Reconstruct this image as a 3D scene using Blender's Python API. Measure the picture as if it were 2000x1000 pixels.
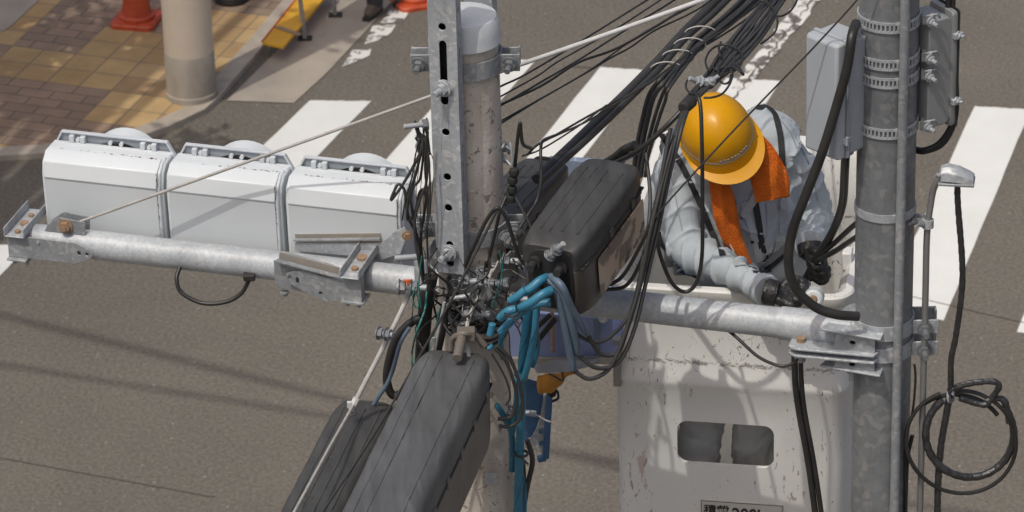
import bpy, bmesh, math, random
from mathutils import Vector, Matrix, noise
from mathutils.geometry import tessellate_polygon
from mathutils.bvhtree import BVHTree
R = math.radians
V = Vector
random.seed(7)
for o in list(bpy.data.objects): bpy.data.objects.remove(o)
SC = bpy.context.scene
COL = SC.collection

# ------------------------------------------------------------------ camera
CAMZ, PITCH, ROLL, FPX = 14.5, R(27.3), R(-1.55), 8000.0
fw = V((0, math.cos(PITCH), -math.sin(PITCH)))
r0 = V((1, 0, 0)); u0 = V((0, math.sin(PITCH), math.cos(PITCH)))
cr = r0*math.cos(ROLL) + u0*math.sin(ROLL)
cu = u0*math.cos(ROLL) - r0*math.sin(ROLL)
CP = V((0, 0, CAMZ))
cd = bpy.data.cameras.new('camera'); cam = bpy.data.objects.new('camera', cd); COL.objects.link(cam)
mw = Matrix.Identity(4)
for i in range(3):
    mw[i][0] = cr[i]; mw[i][1] = cu[i]; mw[i][2] = -fw[i]; mw[i][3] = CP[i]
cam.matrix_world = mw
cd.sensor_width = 36; cd.lens = FPX/2000*36; cd.clip_start = .5; cd.clip_end = 2000
cd.dof.use_dof = True; cd.dof.focus_distance = 11.9; cd.dof.aperture_fstop = 14
SC.camera = cam
SC.render.resolution_x = 1024; SC.render.resolution_y = 512

# ------------------------------------------------------------------ light
SUN = V((-.64, -.77, 0)).normalized()*math.cos(R(63)) + V((0, 0, math.sin(R(63))))
w = bpy.data.worlds.new('World'); SC.world = w; w.use_nodes = True
nt = w.node_tree
sky = nt.nodes.new('ShaderNodeTexSky'); sky.sky_type = 'NISHITA'; sky.sun_disc = False
sky.sun_elevation = R(63); sky.sun_rotation = math.atan2(SUN.x, SUN.y)
sky.dust_density = 6; sky.air_density = .8; sky.ozone_density = .6
bg = nt.nodes['Background']; bg.inputs['Strength'].default_value = .15
nt.links.new(sky.outputs[0], bg.inputs[0])
sl = bpy.data.lights.new('sun', 'SUN'); so = bpy.data.objects.new('sun', sl); COL.objects.link(so)
sl.energy = 2.3; sl.angle = R(.53); sl.color = (1, .975, .885)
so.rotation_euler = SUN.to_track_quat('Z', 'Y').to_euler()
so.location = (-5, -5, 20)
SC.view_settings.view_transform = 'Standard'; SC.view_settings.look = 'None'
SC.view_settings.exposure = -.46; SC.view_settings.gamma = 1

# ------------------------------------------------------------------ helpers: picking
def ray(px, py): return fw + cr*((px-1000)/FPX) - cu*((py-500)/FPX)
def P(px, py, Y):
    d = ray(px, py); return CP + d*(Y/d.y)
def Z(px, py, z=0.0):
    d = ray(px, py); return CP + d*((z-CAMZ)/d.z)
class Frame:
    """u = to the right along the thing, v = away, w = up"""
    def __init__(s, o, phi):
        s.o = V(o); s.u = V((math.cos(phi), -math.sin(phi), 0)); s.v = V((math.sin(phi), math.cos(phi), 0)); s.w = V((0, 0, 1))
        m = Matrix.Identity(4)
        for i in range(3): m[i][0] = s.u[i]; m[i][1] = s.v[i]; m[i][2] = s.w[i]; m[i][3] = s.o[i]
        s.M = m
    def pick(s, px, py, v0=0.0):
        d = ray(px, py); t = (v0 - (CP-s.o).dot(s.v))/d.dot(s.v); p = CP + d*t - s.o
        return p.dot(s.u), p.dot(s.w)
    def at(s, u, v, w): return s.o + s.u*u + s.v*v + s.w*w
def cr_(pts, n=8, closed=False):
    pts = [V(p) for p in pts]
    if len(pts) < 3 and not closed: return pts
    out = []; N = len(pts)
    rng = range(N if closed else N-1)
    for i in rng:
        if closed: p0, p1, p2, p3 = pts[i-1], pts[i], pts[(i+1) % N], pts[(i+2) % N]
        else:
            p1, p2 = pts[i], pts[i+1]
            p0 = pts[i-1] if i else p1*2-p2
            p3 = pts[i+2] if i+2 < N else p2*2-p1
        for k in range(n):
            t = k/n
            out.append(.5*((2*p1) + (p2-p0)*t + (2*p0-5*p1+4*p2-p3)*t*t + (3*p1-p0-3*p2+p3)*t**3))
    if not closed: out.append(pts[-1])
    return out

# ------------------------------------------------------------------ mesh builder
class MB:
    def __init__(s, M=None): s.v = []; s.f = []; s.M = M or Matrix.Identity(4)
    def add(s, vs, fs, L=None):
        b = len(s.v); m = s.M @ L if L else s.M
        s.v += [m @ V(p) for p in vs]; s.f += [tuple(b+i for i in f) for f in fs]; return s
    def box(s, c, d, L=None):
        x, y, z = c; a, b, h = d[0]/2, d[1]/2, d[2]/2
        vs = [(x+i*a, y+j*b, z+k*h) for k in (-1, 1) for j in (-1, 1) for i in (-1, 1)]
        return s.add(vs, [(0, 2, 3, 1), (4, 5, 7, 6), (0, 1, 5, 4), (2, 6, 7, 3), (0, 4, 6, 2), (1, 3, 7, 5)], L)
    def bar(s, p, q, a, b, up=(0, 0, 1)):
        p, q = V(p), V(q); d = q-p; z = d.normalized(); x = V(up).cross(z)
        x = x.normalized() if x.length > 1e-4 else V((1, 0, 0)); y = z.cross(x); m = Matrix.Identity(4)
        for i in range(3): m[i][0] = x[i]; m[i][1] = y[i]; m[i][2] = z[i]; m[i][3] = ((p+q)/2)[i]
        return s.box((0, 0, 0), (a, b, d.length), m)
    def rings(s, rings, cap=True, closed=False, L=None):
        n = len(rings[0]); vs = [p for r in rings for p in r]; fs = []; K = len(rings)
        for i in range(K if closed else K-1):
            a, b = i*n, ((i+1) % K)*n
            for j in range(n): k = (j+1) % n; fs.append((a+j, a+k, b+k, b+j))
        if cap and not closed: fs.append(tuple(range(n))[::-1]); fs.append(tuple((K-1)*n+j for j in range(n)))
        return s.add(vs, fs, L)
    def tube(s, pts, r, seg=8, cap=True, closed=False, flat=None, L=None):
        pts = [V(p) for p in pts]; K = len(pts)
        rr = r if isinstance(r, (list, tuple)) else [r]*K
        rings = []; nx = None
        for i, p in enumerate(pts):
            if closed: t = pts[(i+1) % K]-pts[i-1]
            else: t = pts[min(i+1, K-1)]-pts[max(i-1, 0)]
            t.normalize()
            if nx is None:
                nx = t.cross(V((0, 0, 1)))
                if nx.length < .1: nx = t.cross(V((0, 1, 0)))
            nx = nx - t*nx.dot(t); nx.normalize(); ny = t.cross(nx)
            rings.append([p + nx*(rr[i]*math.cos(a)) + ny*(rr[i]*math.sin(a)) for a in (2*math.pi*j/seg for j in range(seg))])
        return s.rings(rings, cap, closed, L)
    def cyl(s, p, q, r, r2=None, seg=16, L=None):
        return s.tube([p, q], [r, r if r2 is None else r2], seg, L=L)
    def lathe(s, prof, c=(0, 0, 0), seg=32, L=None, cap=True):
        c = V(c)
        return s.rings([[c+V((r*math.cos(a), r*math.sin(a), z)) for a in (2*math.pi*j/seg for j in range(seg))] for r, z in prof], cap, L=L)
    def plate(s, outer, holes, t, L=None):
        """polygon with holes in local xy, thickness t along +z"""
        polys = [[V((p[0], p[1], 0)) for p in outer]]+[[V((p[0], p[1], 0)) for p in h] for h in holes]
        tri = tessellate_polygon(polys); flat = [p for q in polys for p in q]; n = len(flat)
        vs = [p.copy() for p in flat]+[p+V((0, 0, t)) for p in flat]
        fs = [tuple(f) for f in tri]+[tuple(i+n for i in f)[::-1] for f in tri]; b = 0
        for q in polys:
            m = len(q)
            for i in range(m): j = (i+1) % m; fs.append((b+i, b+j, b+n+j, b+n+i))
            b += m
        return s.add(vs, fs, L)
    def bolt(s, p, d, r=.008, l=.05, nut=True):
        p = V(p); d = V(d).normalized()
        s.cyl(p, p+d*l, r, seg=10)
        if nut:
            s.cyl(p-d*.001, p+d*.004, r*2.6, seg=18)
            s.cyl(p+d*.004, p+d*(.004+r*1.5), r*1.9, seg=6)
        return s
    def build(s, name, mat, parent=None, bevel=0, angle=35, smooth=True):
        me = bpy.data.meshes.new(name); off = parent.location if parent else V((0, 0, 0))
        if parent and parent.parent: off = off + parent.parent.location
        if not parent:
            lo = V((min(p.x for p in s.v)+max(p.x for p in s.v), min(p.y for p in s.v)+max(p.y for p in s.v), 2*min(p.z for p in s.v)))/2
            off = lo
        me.from_pydata([p-off for p in s.v], [], s.f)
        bm = bmesh.new(); bm.from_mesh(me)
        bmesh.ops.recalc_face_normals(bm, faces=bm.faces[:]); bm.to_mesh(me); bm.free()
        if smooth:
            for p in me.polygons: p.use_smooth = True
            me.set_sharp_from_angle(angle=R(angle))
        me.materials.append(mat)
        o = bpy.data.objects.new(name, me); COL.objects.link(o)
        if parent: o.parent = parent
        else: o.location = off
        if bevel:
            b = o.modifiers.new('bevel', 'BEVEL'); b.width = bevel; b.segments = 2; b.limit_method = 'ANGLE'; b.angle_limit = R(40)
        return o
def tag(o, label=None, cat=None, group=None, kind=None):
    if label: o['label'] = label
    if cat: o['category'] = cat
    if group: o['group'] = group
    if kind: o['kind'] = kind
    return o
def thing(name, loc, label, cat, group=None):
    o = bpy.data.objects.new(name, None); o.empty_display_size = .05; o.location = loc; COL.objects.link(o)
    return tag(o, label, cat, group)
def copy_tree(o, parent=None):
    c = o.copy(); COL.objects.link(c)
    if parent: c.parent = parent
    for ch in [x for x in bpy.data.objects if x.parent == o]: copy_tree(ch, c)
    return c
def remesh(mb, vox, smooth=6, disp=None):
    """union of overlapping closed shapes as one continuous skin; returns (verts, faces)"""
    me = bpy.data.meshes.new('t'); me.from_pydata(mb.v, [], mb.f)
    bm = bmesh.new(); bm.from_mesh(me); bmesh.ops.recalc_face_normals(bm, faces=bm.faces[:]); bm.to_mesh(me); bm.free()
    o = bpy.data.objects.new('t', me); COL.objects.link(o)
    m = o.modifiers.new('r', 'REMESH'); m.mode = 'VOXEL'; m.voxel_size = vox
    k = o.modifiers.new('s', 'SMOOTH'); k.factor = .5; k.iterations = smooth
    dg = bpy.context.evaluated_depsgraph_get(); dg.update()
    e = bpy.data.meshes.new_from_object(o.evaluated_get(dg))
    r = MB()
    nm = [v.normal.copy() for v in e.vertices]
    r.v = [v.co + (nm[i]*disp(v.co, nm[i]) if disp else V((0, 0, 0))) for i, v in enumerate(e.vertices)]
    r.f = [tuple(p.vertices) for p in e.polygons]
    bpy.data.objects.remove(o); bpy.data.meshes.remove(me); bpy.data.meshes.remove(e)
    return r

# ------------------------------------------------------------------ materials
def nodes(m): return m.node_tree.nodes, m.node_tree.links
def new_mat(name):
    m = bpy.data.materials.new(name); m.use_nodes = True; return m
def ramp(N, stops):
    r = N.new('ShaderNodeValToRGB'); e = r.color_ramp.elements
    while len(e) < len(stops): e.new(.5)
    for i, (p, c) in enumerate(stops): e[i].position = p; e[i].color = (*c, 1) if len(c) == 3 else c
    return r
def noise_node(N, Lk, co, scale, detail=4, rough=.6, dist=0, stretch=None):
    n = N.new('ShaderNodeTexNoise'); n.inputs['Scale'].default_value = scale; n.inputs['Detail'].default_value = detail
    n.inputs['Roughness'].default_value = rough; n.inputs['Distortion'].default_value = dist
    if stretch:
        mp = N.new('ShaderNodeMapping'); mp.inputs['Scale'].default_value = stretch; Lk.new(co, mp.inputs[0]); co = mp.outputs[0]
    Lk.new(co, n.inputs['Vector']); return n
def mix(N, Lk, f, a, b, mode='MIX'):
    m = N.new('ShaderNodeMix'); m.data_type = 'RGBA'; m.blend_type = mode
    for sock, val in ((0, f), (6, a), (7, b)):
        if isinstance(val, (int, float)): m.inputs[sock].default_value = val
        elif isinstance(val, tuple): m.inputs[sock].default_value = (*val, 1)
        else: Lk.new(val, m.inputs[sock])
    return m.outputs[2]
def pbr(name, c1, c2=None, scale=8, rough=.5, metal=0, bump=0, bscale=60, spots=None, stretch=None, spec=.5, coat=0, detail=5, contrast=(.3, .7)):
    """base colour varies between c1 and c2 by noise; spots = (colour, scale, threshold)"""
    m = new_mat(name); N, Lk = nodes(m); b = N['Principled BSDF']
    tc = N.new('ShaderNodeTexCoord'); co = tc.outputs['Object']
    c2 = c2 or tuple(x*.8 for x in c1)
    n = noise_node(N, Lk, co, scale, detail, .6, .3, stretch); r = ramp(N, [(contrast[0], c1), (contrast[1], c2)]); Lk.new(n.outputs[0], r.inputs[0])
    out = r.outputs[0]
    for sp in (spots or []):
        n2 = noise_node(N, Lk, co, sp[1], 3, .7, .5, sp[3] if len(sp) > 3 else None)
        rr = ramp(N, [(sp[2], (0, 0, 0)), (sp[2]+.04, (1, 1, 1))]); Lk.new(n2.outputs[0], rr.inputs[0])
        out = mix(N, Lk, rr.outputs[0], out, sp[0])
    Lk.new(out, b.inputs['Base Color'])
    b.inputs['Roughness'].default_value = rough; b.inputs['Metallic'].default_value = metal
    b.inputs['Specular IOR Level'].default_value = spec; b.inputs['Coat Weight'].default_value = coat
    if bump:
        n3 = noise_node(N, Lk, co, bscale, 4, .6); bp = N.new('ShaderNodeBump'); bp.inputs['Strength'].default_value = bump; bp.inputs['Distance'].default_value = .01
        Lk.new(n3.outputs[0], bp.inputs['Height']); Lk.new(bp.outputs[0], b.inputs['Normal'])
    return m
def galv(name, c=.42, spang=28, metal=.35, rough=.5, k=1):
    m = new_mat(name); N, Lk = nodes(m); b = N['Principled BSDF']
    co = N.new('ShaderNodeTexCoord').outputs['Object']
    nz = noise_node(N, Lk, co, 9, 3); ad = N.new('ShaderNodeVectorMath'); ad.operation = 'MULTIPLY_ADD'
    Lk.new(nz.outputs['Color'], ad.inputs[0]); ad.inputs[1].default_value = (.06, .06, .06); Lk.new(co, ad.inputs[2])
    vo = N.new('ShaderNodeTexVoronoi'); vo.inputs['Scale'].default_value = spang; Lk.new(ad.outputs[0], vo.inputs['Vector'])
    sx = N.new('ShaderNodeSeparateColor'); Lk.new(vo.outputs['Color'], sx.inputs[0])
    r = ramp(N, [(.0, (c*.80, c*.855, c*.90)), (.84, (c*.97, c*1.02, c*1.06)), (.88, (c*(1+.35*k), c*(1+.38*k), c*(1+.38*k))), (1, (c*(1+.6*k), c*(1+.62*k), c*(1+.6*k)))])
    Lk.new(sx.outputs[0], r.inputs[0])
    n2 = noise_node(N, Lk, co, 5, 6, .7, .6, (1, 1, .35)); r2 = ramp(N, [(.32, (.66, .66, .67)), (.62, (1.05, 1.05, 1.05))]); Lk.new(n2.outputs[0], r2.inputs[0])
    out = mix(N, Lk, .9, r.outputs[0], r2.outputs[0], 'MULTIPLY')
    n4 = noise_node(N, Lk, co, 17, 5, .7, 1.5, (1, 1, .5)); r4 = ramp(N, [(.60, (0, 0, 0)), (.68, (.5*k, .5*k, .5*k))]); Lk.new(n4.outputs[0], r4.inputs[0])
    out = mix(N, Lk, r4.outputs[0], out, (c*1.4, c*1.42, c*1.4))
    Lk.new(out, b.inputs['Base Color']); b.inputs['Metallic'].default_value = metal; b.inputs['Roughness'].default_value = rough
    n3 = noise_node(N, Lk, co, 120, 3); bp = N.new('ShaderNodeBump'); bp.inputs['Strength'].default_value = .12; bp.inputs['Distance'].default_value = .004
    Lk.new(n3.outputs[0], bp.inputs['Height']); Lk.new(bp.outputs[0], b.inputs['Normal'])
    return m
M = {}
M['galv'] = galv('galvanised steel', .50, 90, .2, .5, .35)
M['galv_dark'] = galv('weathered galvanised steel', .38, 80, .3, .5, .35)
M['galv_pole'] = galv('galvanised pole steel', .265, 52, .25, .4, .34)
M['galv_arm'] = galv('bright galvanised tube', .50, 130, .1, .5, .06)
M['pipe'] = pbr('steel conduit', (.34, .34, .34), (.26, .26, .26), 3, .28, .45, stretch=(8, 8, .5))
M['rust'] = pbr('rusty bolt', (.30, .19, .11), (.42, .30, .2), 60, .7, .3, .3)
M['rust_channel'] = pbr('rust stained channel', (.40, .33, .26), (.30, .30, .29), 16, .65, .25, .2)
M['concrete'] = pbr('pole concrete', (.70, .63, .545), (.46, .41, .35), 9, .85, 0, .22, 60,
                    spots=[((.27, .235, .2), 38, .60), ((.66, .62, .55), 22, .62), ((.2, .175, .15), 90, .66)], stretch=(1, 1, .45))
M['cap'] = pbr('grey plastic cap', (.62, .65, .66), (.54, .57, .58), 5, .5, 0, .1)
M['white_paint'] = pbr('signal housing paint', (.67, .705, .72), (.61, .645, .665), 2.5, .38, 0, .05, 30, spots=[((.5, .5, .48), 48, .76)])
M['white_paint2'] = pbr('signal rim paint', (.60, .63, .66), (.50, .53, .56), 3, .45)
M['hinge_grey'] = pbr('hinge grey', (.33, .36, .39), (.25, .28, .3), 5, .5)
M['black_cable'] = pbr('black cable sheath', (.017, .017, .017), (.035, .033, .031), 8, .4, 0, .1, 40, spec=.5)
M['grey_cable'] = pbr('sun bleached cable', (.052, .051, .050), (.030, .029, .028), 9, .5, 0, .1, 40)
M['tape'] = pbr('black vinyl tape', (.018, .018, .018), (.04, .04, .04), 30, .28, 0, .5, 70, spec=.7)
M['closure'] = pbr('closure plastic', (.040, .040, .040), (.072, .071, .069), 9, .46, 0, .2, 24, detail=5, stretch=(2.4, .5, 1.6), contrast=(.35, .68))
M['closure_grey'] = pbr('bleached closure plastic', (.072, .074, .076), (.118, .121, .123), 9, .46, 0, .2, 20, detail=5, stretch=(3, .35, 1), contrast=(.35, .66))
M['closure_low'] = pbr('closure lower shell', (.050, .044, .039), (.105, .09, .077), 9, .38, 0, .1, 40)
M['closure_brown'] = pbr('closure lower shell, dusty', (.13, .112, .095), (.19, .165, .14), 7, .5, 0, .15, 30)
M['camo'] = pbr('peeling brown film', (.55, .42, .30), (.22, .17, .13), 9, .42, 0, .4, 20, detail=2, contrast=(.46, .52), stretch=(1, 1, 1.6),
                spots=[((.09, .08, .07), 11, .58)])
M['seam'] = pbr('dark seam', (.02, .02, .02), (.03, .03, .03), 10, .6)
M['cyan'] = pbr('cyan insulating sleeve', (.028, .155, .25), (.045, .22, .335), 18, .42, 0, .15, 40)
M['cyan_dark'] = pbr('deep blue insulating sleeve', (.015, .11, .19), (.03, .18, .27), 14, .45, 0, .15, 40)
M['slate'] = pbr('slate blue sleeve', (.085, .125, .175), (.13, .18, .23), 12, .45, 0, .15, 40)
M['white_wire'] = pbr('pale strand', (.50, .48, .45), (.36, .35, .33), 30, .5, .1)
M['white_sleeve'] = pbr('pale plastic sleeve', (.64, .65, .65), (.5, .5, .49), 14, .4, 0, spots=[((.3, .22, .16), 20, .66)])
M['box_grey'] = pbr('box grey plastic', (.40, .43, .46), (.35, .38, .41), 3, .42, 0, .04)
M['box_metal'] = pbr('box painted metal', (.34, .35, .35), (.27, .28, .28), 4, .38, .2, .06)
M['lav'] = pbr('lavender blue tray', (.235, .275, .47), (.19, .225, .38), 5, .55, 0, .1, 20)
M['blue'] = pbr('blue painted metal', (.03, .08, .17), (.05, .13, .25), 12, .5)
M['fr_grey'] = pbr('grey rubber flap', (.30, .31, .32), (.2, .21, .22), 10, .5)
M['orange_bag'] = pbr('ochre glove leather', (.55, .24, .03), (.4, .17, .025), 30, .8, 0, .4, 60)
M['helmet'] = pbr('yellow helmet plastic', (.68, .325, .002), (.60, .275, .002), 6, .34, 0, .08, 30, coat=.03, spec=.35)
M['towel'] = pbr('orange towel', (.90, .20, .012), (.72, .14, .01), 26, .95, 0, .9, 190)
M['strap'] = pbr('harness webbing', (.018, .018, .02), (.03, .03, .032), 80, .6, 0, .4, 200)
M['skin'] = pbr('skin', (.48, .29, .2), (.42, .24, .16), 20, .55)
M['glove'] = pbr('black rubber glove', (.018, .018, .019), (.04, .039, .038), 30, .36, 0, .5, 60)
M['trouser'] = pbr('grey work trousers', (.52, .51, .48), (.42, .415, .395), 9, .85, 0, .35, 30)
M['shoe'] = pbr('brown shoe leather', (.12, .085, .06), (.07, .05, .04), 20, .6)
M['dark_cloth'] = pbr('dark trousers', (.03, .03, .035), (.05, .05, .055), 12, .9)
M['cone'] = pbr('orange cone plastic', (.58, .095, .03), (.42, .06, .02), 9, .5, 0, .1)
M['yellow'] = pbr('yellow board paint', (.80, .43, .03), (.66, .33, .02), 5, .5)
M['post'] = pbr('painted street column', (.60, .50, .395), (.54, .45, .355), 4, .6, 0, .1)
M['post_low'] = pbr('bare column foot', (.40, .35, .29), (.27, .235, .195), 6, .75, 0, .2, stretch=(1, 1, .5))
M['leg'] = pbr('barricade leg', (.35, .33, .30), (.25, .24, .22), 6, .5, .2)
M['leaf'] = pbr('leaf', (.05, .10, .03), (.08, .13, .04), 3, .6)
M['bark'] = pbr('bark', (.12, .09, .07), (.08, .06, .045), 12, .9, 0, .5)
M['dirt'] = pbr('grime', (.10, .085, .07), (.2, .17, .14), 30, .9)
M['label_white'] = pbr('label plate', (.60, .58, .53), (.54, .52, .47), 8, .5)
M['ink'] = pbr('black ink', (.02, .02, .02), (.03, .03, .03), 20, .5)
M['road_seam'] = pbr('road seam', (.075, .066, .056), (.11, .10, .085), 8, .9)
M['dark'] = pbr('black rubber', (.02, .02, .02), (.035, .033, .03), 20, .7)
M['teal_wire'] = pbr('green wire', (.02, .20, .17), (.03, .15, .13), 20, .4)
M['orange_mark'] = pbr('orange mark', (.62, .12, .03), (.5, .1, .03), 20, .5)

def shirt_mat():
    m = new_mat('pale blue work shirt'); N, Lk = nodes(m); b = N['Principled BSDF']
    co = N.new('ShaderNodeTexCoord').outputs['Object']
    n = noise_node(N, Lk, co, 4, 5); r = ramp(N, [(.3, (.425, .47, .505)), (.7, (.45, .495, .53))]); Lk.new(n.outputs[0], r.inputs[0])
    Lk.new(r.outputs[0], b.inputs['Base Color']); b.inputs['Roughness'].default_value = .8
    n1 = noise_node(N, Lk, co, 24, 3, .5, 2.2, (1.8, 1, .6)); n2 = noise_node(N, Lk, co, 300, 2)
    ma = N.new('ShaderNodeMath'); ma.operation = 'MULTIPLY_ADD'; Lk.new(n2.outputs[0], ma.inputs[0]); ma.inputs[1].default_value = .06; Lk.new(n1.outputs[0], ma.inputs[2])
    bp = N.new('ShaderNodeBump'); bp.inputs['Strength'].default_value = .22; bp.inputs['Distance'].default_value = .010
    Lk.new(ma.outputs[0], bp.inputs['Height']); Lk.new(bp.outputs[0], b.inputs['Normal']); return m
M['shirt'] = shirt_mat()

CREASE = .737
def bucket_mat():
    m = new_mat('worn white fibreglass'); N, Lk = nodes(m); b = N['Principled BSDF']
    co = N.new('ShaderNodeTexCoord').outputs['Object']
    n = noise_node(N, Lk, co, 3, 6, .65); r = ramp(N, [(.3, (.74, .73, .69)), (.65, (.80, .795, .765))]); Lk.new(n.outputs[0], r.inputs[0]); out = r.outputs[0]
    for sc, th, c, st in ((26, .66, (.36, .30, .26), (1, 1, .35)), (60, .68, (.13, .115, .10), (1, 1, .55)), (18, .73, (.15, .14, .125), (2.5, 2.5, .2)), (9, .68, (.60, .48, .43), (1, 1, .3))):
        q = noise_node(N, Lk, co, sc, 3, .6, 2.2, st); pm = noise_node(N, Lk, co, 3.2+sc*.03, 2, .5); ad = N.new('ShaderNodeMath'); ad.operation = 'MULTIPLY_ADD'
        Lk.new(pm.outputs[0], ad.inputs[0]); ad.inputs[1].default_value = .5; Lk.new(q.outputs[0], ad.inputs[2])
        rr = ramp(N, [(th+.275, (0, 0, 0)), (th+.305, (.85, .85, .85))]); rr.color_ramp.interpolation = 'LINEAR'; Lk.new(ad.outputs[0], rr.inputs[0])
        out = mix(N, Lk, rr.outputs[0], out, c)
    # grime collected in the moulded crease
    sp_ = N.new('ShaderNodeSeparateXYZ'); Lk.new(co, sp_.inputs[0])
    m1 = N.new('ShaderNodeMath'); m1.operation = 'SUBTRACT'; Lk.new(sp_.outputs[2], m1.inputs[0]); m1.inputs[1].default_value = CREASE
    m2 = N.new('ShaderNodeMath'); m2.operation = 'ABSOLUTE'; Lk.new(m1.outputs[0], m2.inputs[0])
    r5 = ramp(N, [(.0, (.5, .5, .5)), (.03, (0, 0, 0))]); Lk.new(m2.outputs[0], r5.inputs[0])
    q5 = noise_node(N, Lk, co, 40, 4, .8, 1, (1, 1, 2)); m3 = N.new('ShaderNodeMath'); m3.operation = 'ADD'; Lk.new(q5.outputs[0], m3.inputs[0]); Lk.new(r5.outputs[0], m3.inputs[1])
    r6 = ramp(N, [(.92, (0, 0, 0)), (1.0, (.8, .8, .8))]); Lk.new(m3.outputs[0], r6.inputs[0]); out = mix(N, Lk, r6.outputs[0], out, (.20, .18, .155))
    Lk.new(out, b.inputs['Base Color']); b.inputs['Roughness'].default_value = .5
    n3 = noise_node(N, Lk, co, 35, 3); bp = N.new('ShaderNodeBump'); bp.inputs['Strength'].default_value = .15; bp.inputs['Distance'].default_value = .005
    Lk.new(n3.outputs[0], bp.inputs['Height']); Lk.new(bp.outputs[0], b.inputs['Normal']); return m
M['bucket'] = bucket_mat()

def asphalt_mat():
    m = new_mat('worn asphalt'); N, Lk = nodes(m); b = N['Principled BSDF']
    co = N.new('ShaderNodeTexCoord').outputs['Object']
    n = noise_node(N, Lk, co, .55, 7, .65, .4); r = ramp(N, [(.3, (.132, .118, .097)), (.7, (.164, .147, .121))]); Lk.new(n.outputs[0], r.inputs[0])
    n2 = noise_node(N, Lk, co, 34, 6, .95); r2 = ramp(N, [(.36, (.40, .40, .40)), (.5, (1, 1, 1)), (.64, (1.65, 1.62, 1.58))]); Lk.new(n2.outputs[0], r2.inputs[0])
    out = mix(N, Lk, 1, r.outputs[0], r2.outputs[0], 'MULTIPLY')
    vo = N.new('ShaderNodeTexVoronoi'); vo.inputs['Scale'].default_value = 11; Lk.new(co, vo.inputs['Vector'])
    rr = ramp(N, [(.07, (1, 1, 1)), (.13, (0, 0, 0))]); Lk.new(vo.outputs['Distance'], rr.inputs[0])
    sx = N.new('ShaderNodeSeparateColor'); Lk.new(vo.outputs['Color'], sx.inputs[0])
    gt = N.new('ShaderNodeMath'); gt.operation = 'GREATER_THAN'; gt.inputs[1].default_value = .8; Lk.new(sx.outputs[0], gt.inputs[0])
    ml = N.new('ShaderNodeMath'); ml.operation = 'MULTIPLY'; Lk.new(rr.outputs[0], ml.inputs[0]); Lk.new(gt.outputs[0], ml.inputs[1])
    ml2 = N.new('ShaderNodeMath'); ml2.operation = 'MULTIPLY'; Lk.new(ml.outputs[0], ml2.inputs[0]); ml2.inputs[1].default_value = .75
    out = mix(N, Lk, ml2.outputs[0], out, (.38, .35, .31))
    Lk.new(out, b.inputs['Base Color']); b.inputs['Roughness'].default_value = .85
    bp = N.new('ShaderNodeBump'); bp.inputs['Strength'].default_value = .5; bp.inputs['Distance'].default_value = .01
    Lk.new(n2.outputs[0], bp.inputs['Height']); Lk.new(bp.outputs[0], b.inputs['Normal']); return m
M['asphalt'] = asphalt_mat()
M['road_paint'] = pbr('road marking paint', (.765, .765, .73), (.70, .70, .665), 2.2, .6, 0, .3, 60, spots=[((.42, .39, .35), 30, .735), ((.2, .18, .16), 3.3, .79)])
M['road_paint_worn'] = pbr('worn road marking paint', (.76, .74, .70), (.66, .64, .6), 3, .6, 0, .3, 60, spots=[((.15, .132, .12), 6, .50)])
M['slab'] = pbr('gutter concrete', (.42, .365, .30), (.31, .268, .222), 1.8, .85, 0, .3, 40, spots=[((.22, .19, .16), 5, .66)])
M['kerb'] = pbr('kerb concrete', (.46, .40, .33), (.34, .29, .235), 4, .85, 0, .3, 40)

def paver_mat(ang):
    m = new_mat('brown and ochre pavers'); N, Lk = nodes(m); b = N['Principled BSDF']
    g = N.new('ShaderNodeNewGeometry').outputs['Position']
    mp = N.new('ShaderNodeMapping'); mp.inputs['Rotation'].default_value = (0, 0, ang); Lk.new(g, mp.inputs[0]); co = mp.outputs[0]
    br = N.new('ShaderNodeTexBrick'); br.inputs['Scale'].default_value = 1; br.inputs['Brick Width'].default_value = .3; br.inputs['Row Height'].default_value = .3
    br.inputs['Mortar Size'].default_value = .007; br.inputs['Mortar Smooth'].default_value = .3; br.offset = 0; Lk.new(co, br.inputs['Vector'])
    br2 = N.new('ShaderNodeTexBrick'); br2.inputs['Scale'].default_value = 1; br2.inputs['Brick Width'].default_value = .3; br2.inputs['Row Height'].default_value = .15
    br2.inputs['Mortar Size'].default_value = .007; br2.inputs['Mortar Smooth'].default_value = .3; Lk.new(co, br2.inputs['Vector'])
    br2.inputs['Color1'].default_value = (.27, .19, .135, 1); br2.inputs['Color2'].default_value = (.35, .245, .17, 1); br2.inputs['Mortar'].default_value = (.12, .10, .085, 1)
    br.inputs['Color1'].default_value = (.54, .37, .175, 1); br.inputs['Color2'].default_value = (.42, .27, .125, 1); br.inputs['Mortar'].default_value = (.2, .165, .12, 1)
    sn = N.new('ShaderNodeVectorMath'); sn.operation = 'SNAP'; sn.inputs[1].default_value = (.6, .6, 100); Lk.new(co, sn.inputs[0])
    wn = N.new('ShaderNodeTexWhiteNoise'); wn.noise_dimensions = '3D'; Lk.new(sn.outputs[0], wn.inputs['Vector'])
    rr = ramp(N, [(.52, (0, 0, 0)), (.54, (1, 1, 1))]); Lk.new(wn.outputs[0], rr.inputs[0])
    out = mix(N, Lk, rr.outputs[0], br2.outputs[0], br.outputs[0])
    n = noise_node(N, Lk, co, 2.5, 6, .7); r = ramp(N, [(.3, (.75, .75, .76)), (.7, (1.08, 1.07, 1.05))]); Lk.new(n.outputs[0], r.inputs[0])
    out = mix(N, Lk, 1, out, r.outputs[0], 'MULTIPLY')
    Lk.new(out, b.inputs['Base Color']); b.inputs['Roughness'].default_value = .8; return m
M['paver'] = paver_mat(R(20))

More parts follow.
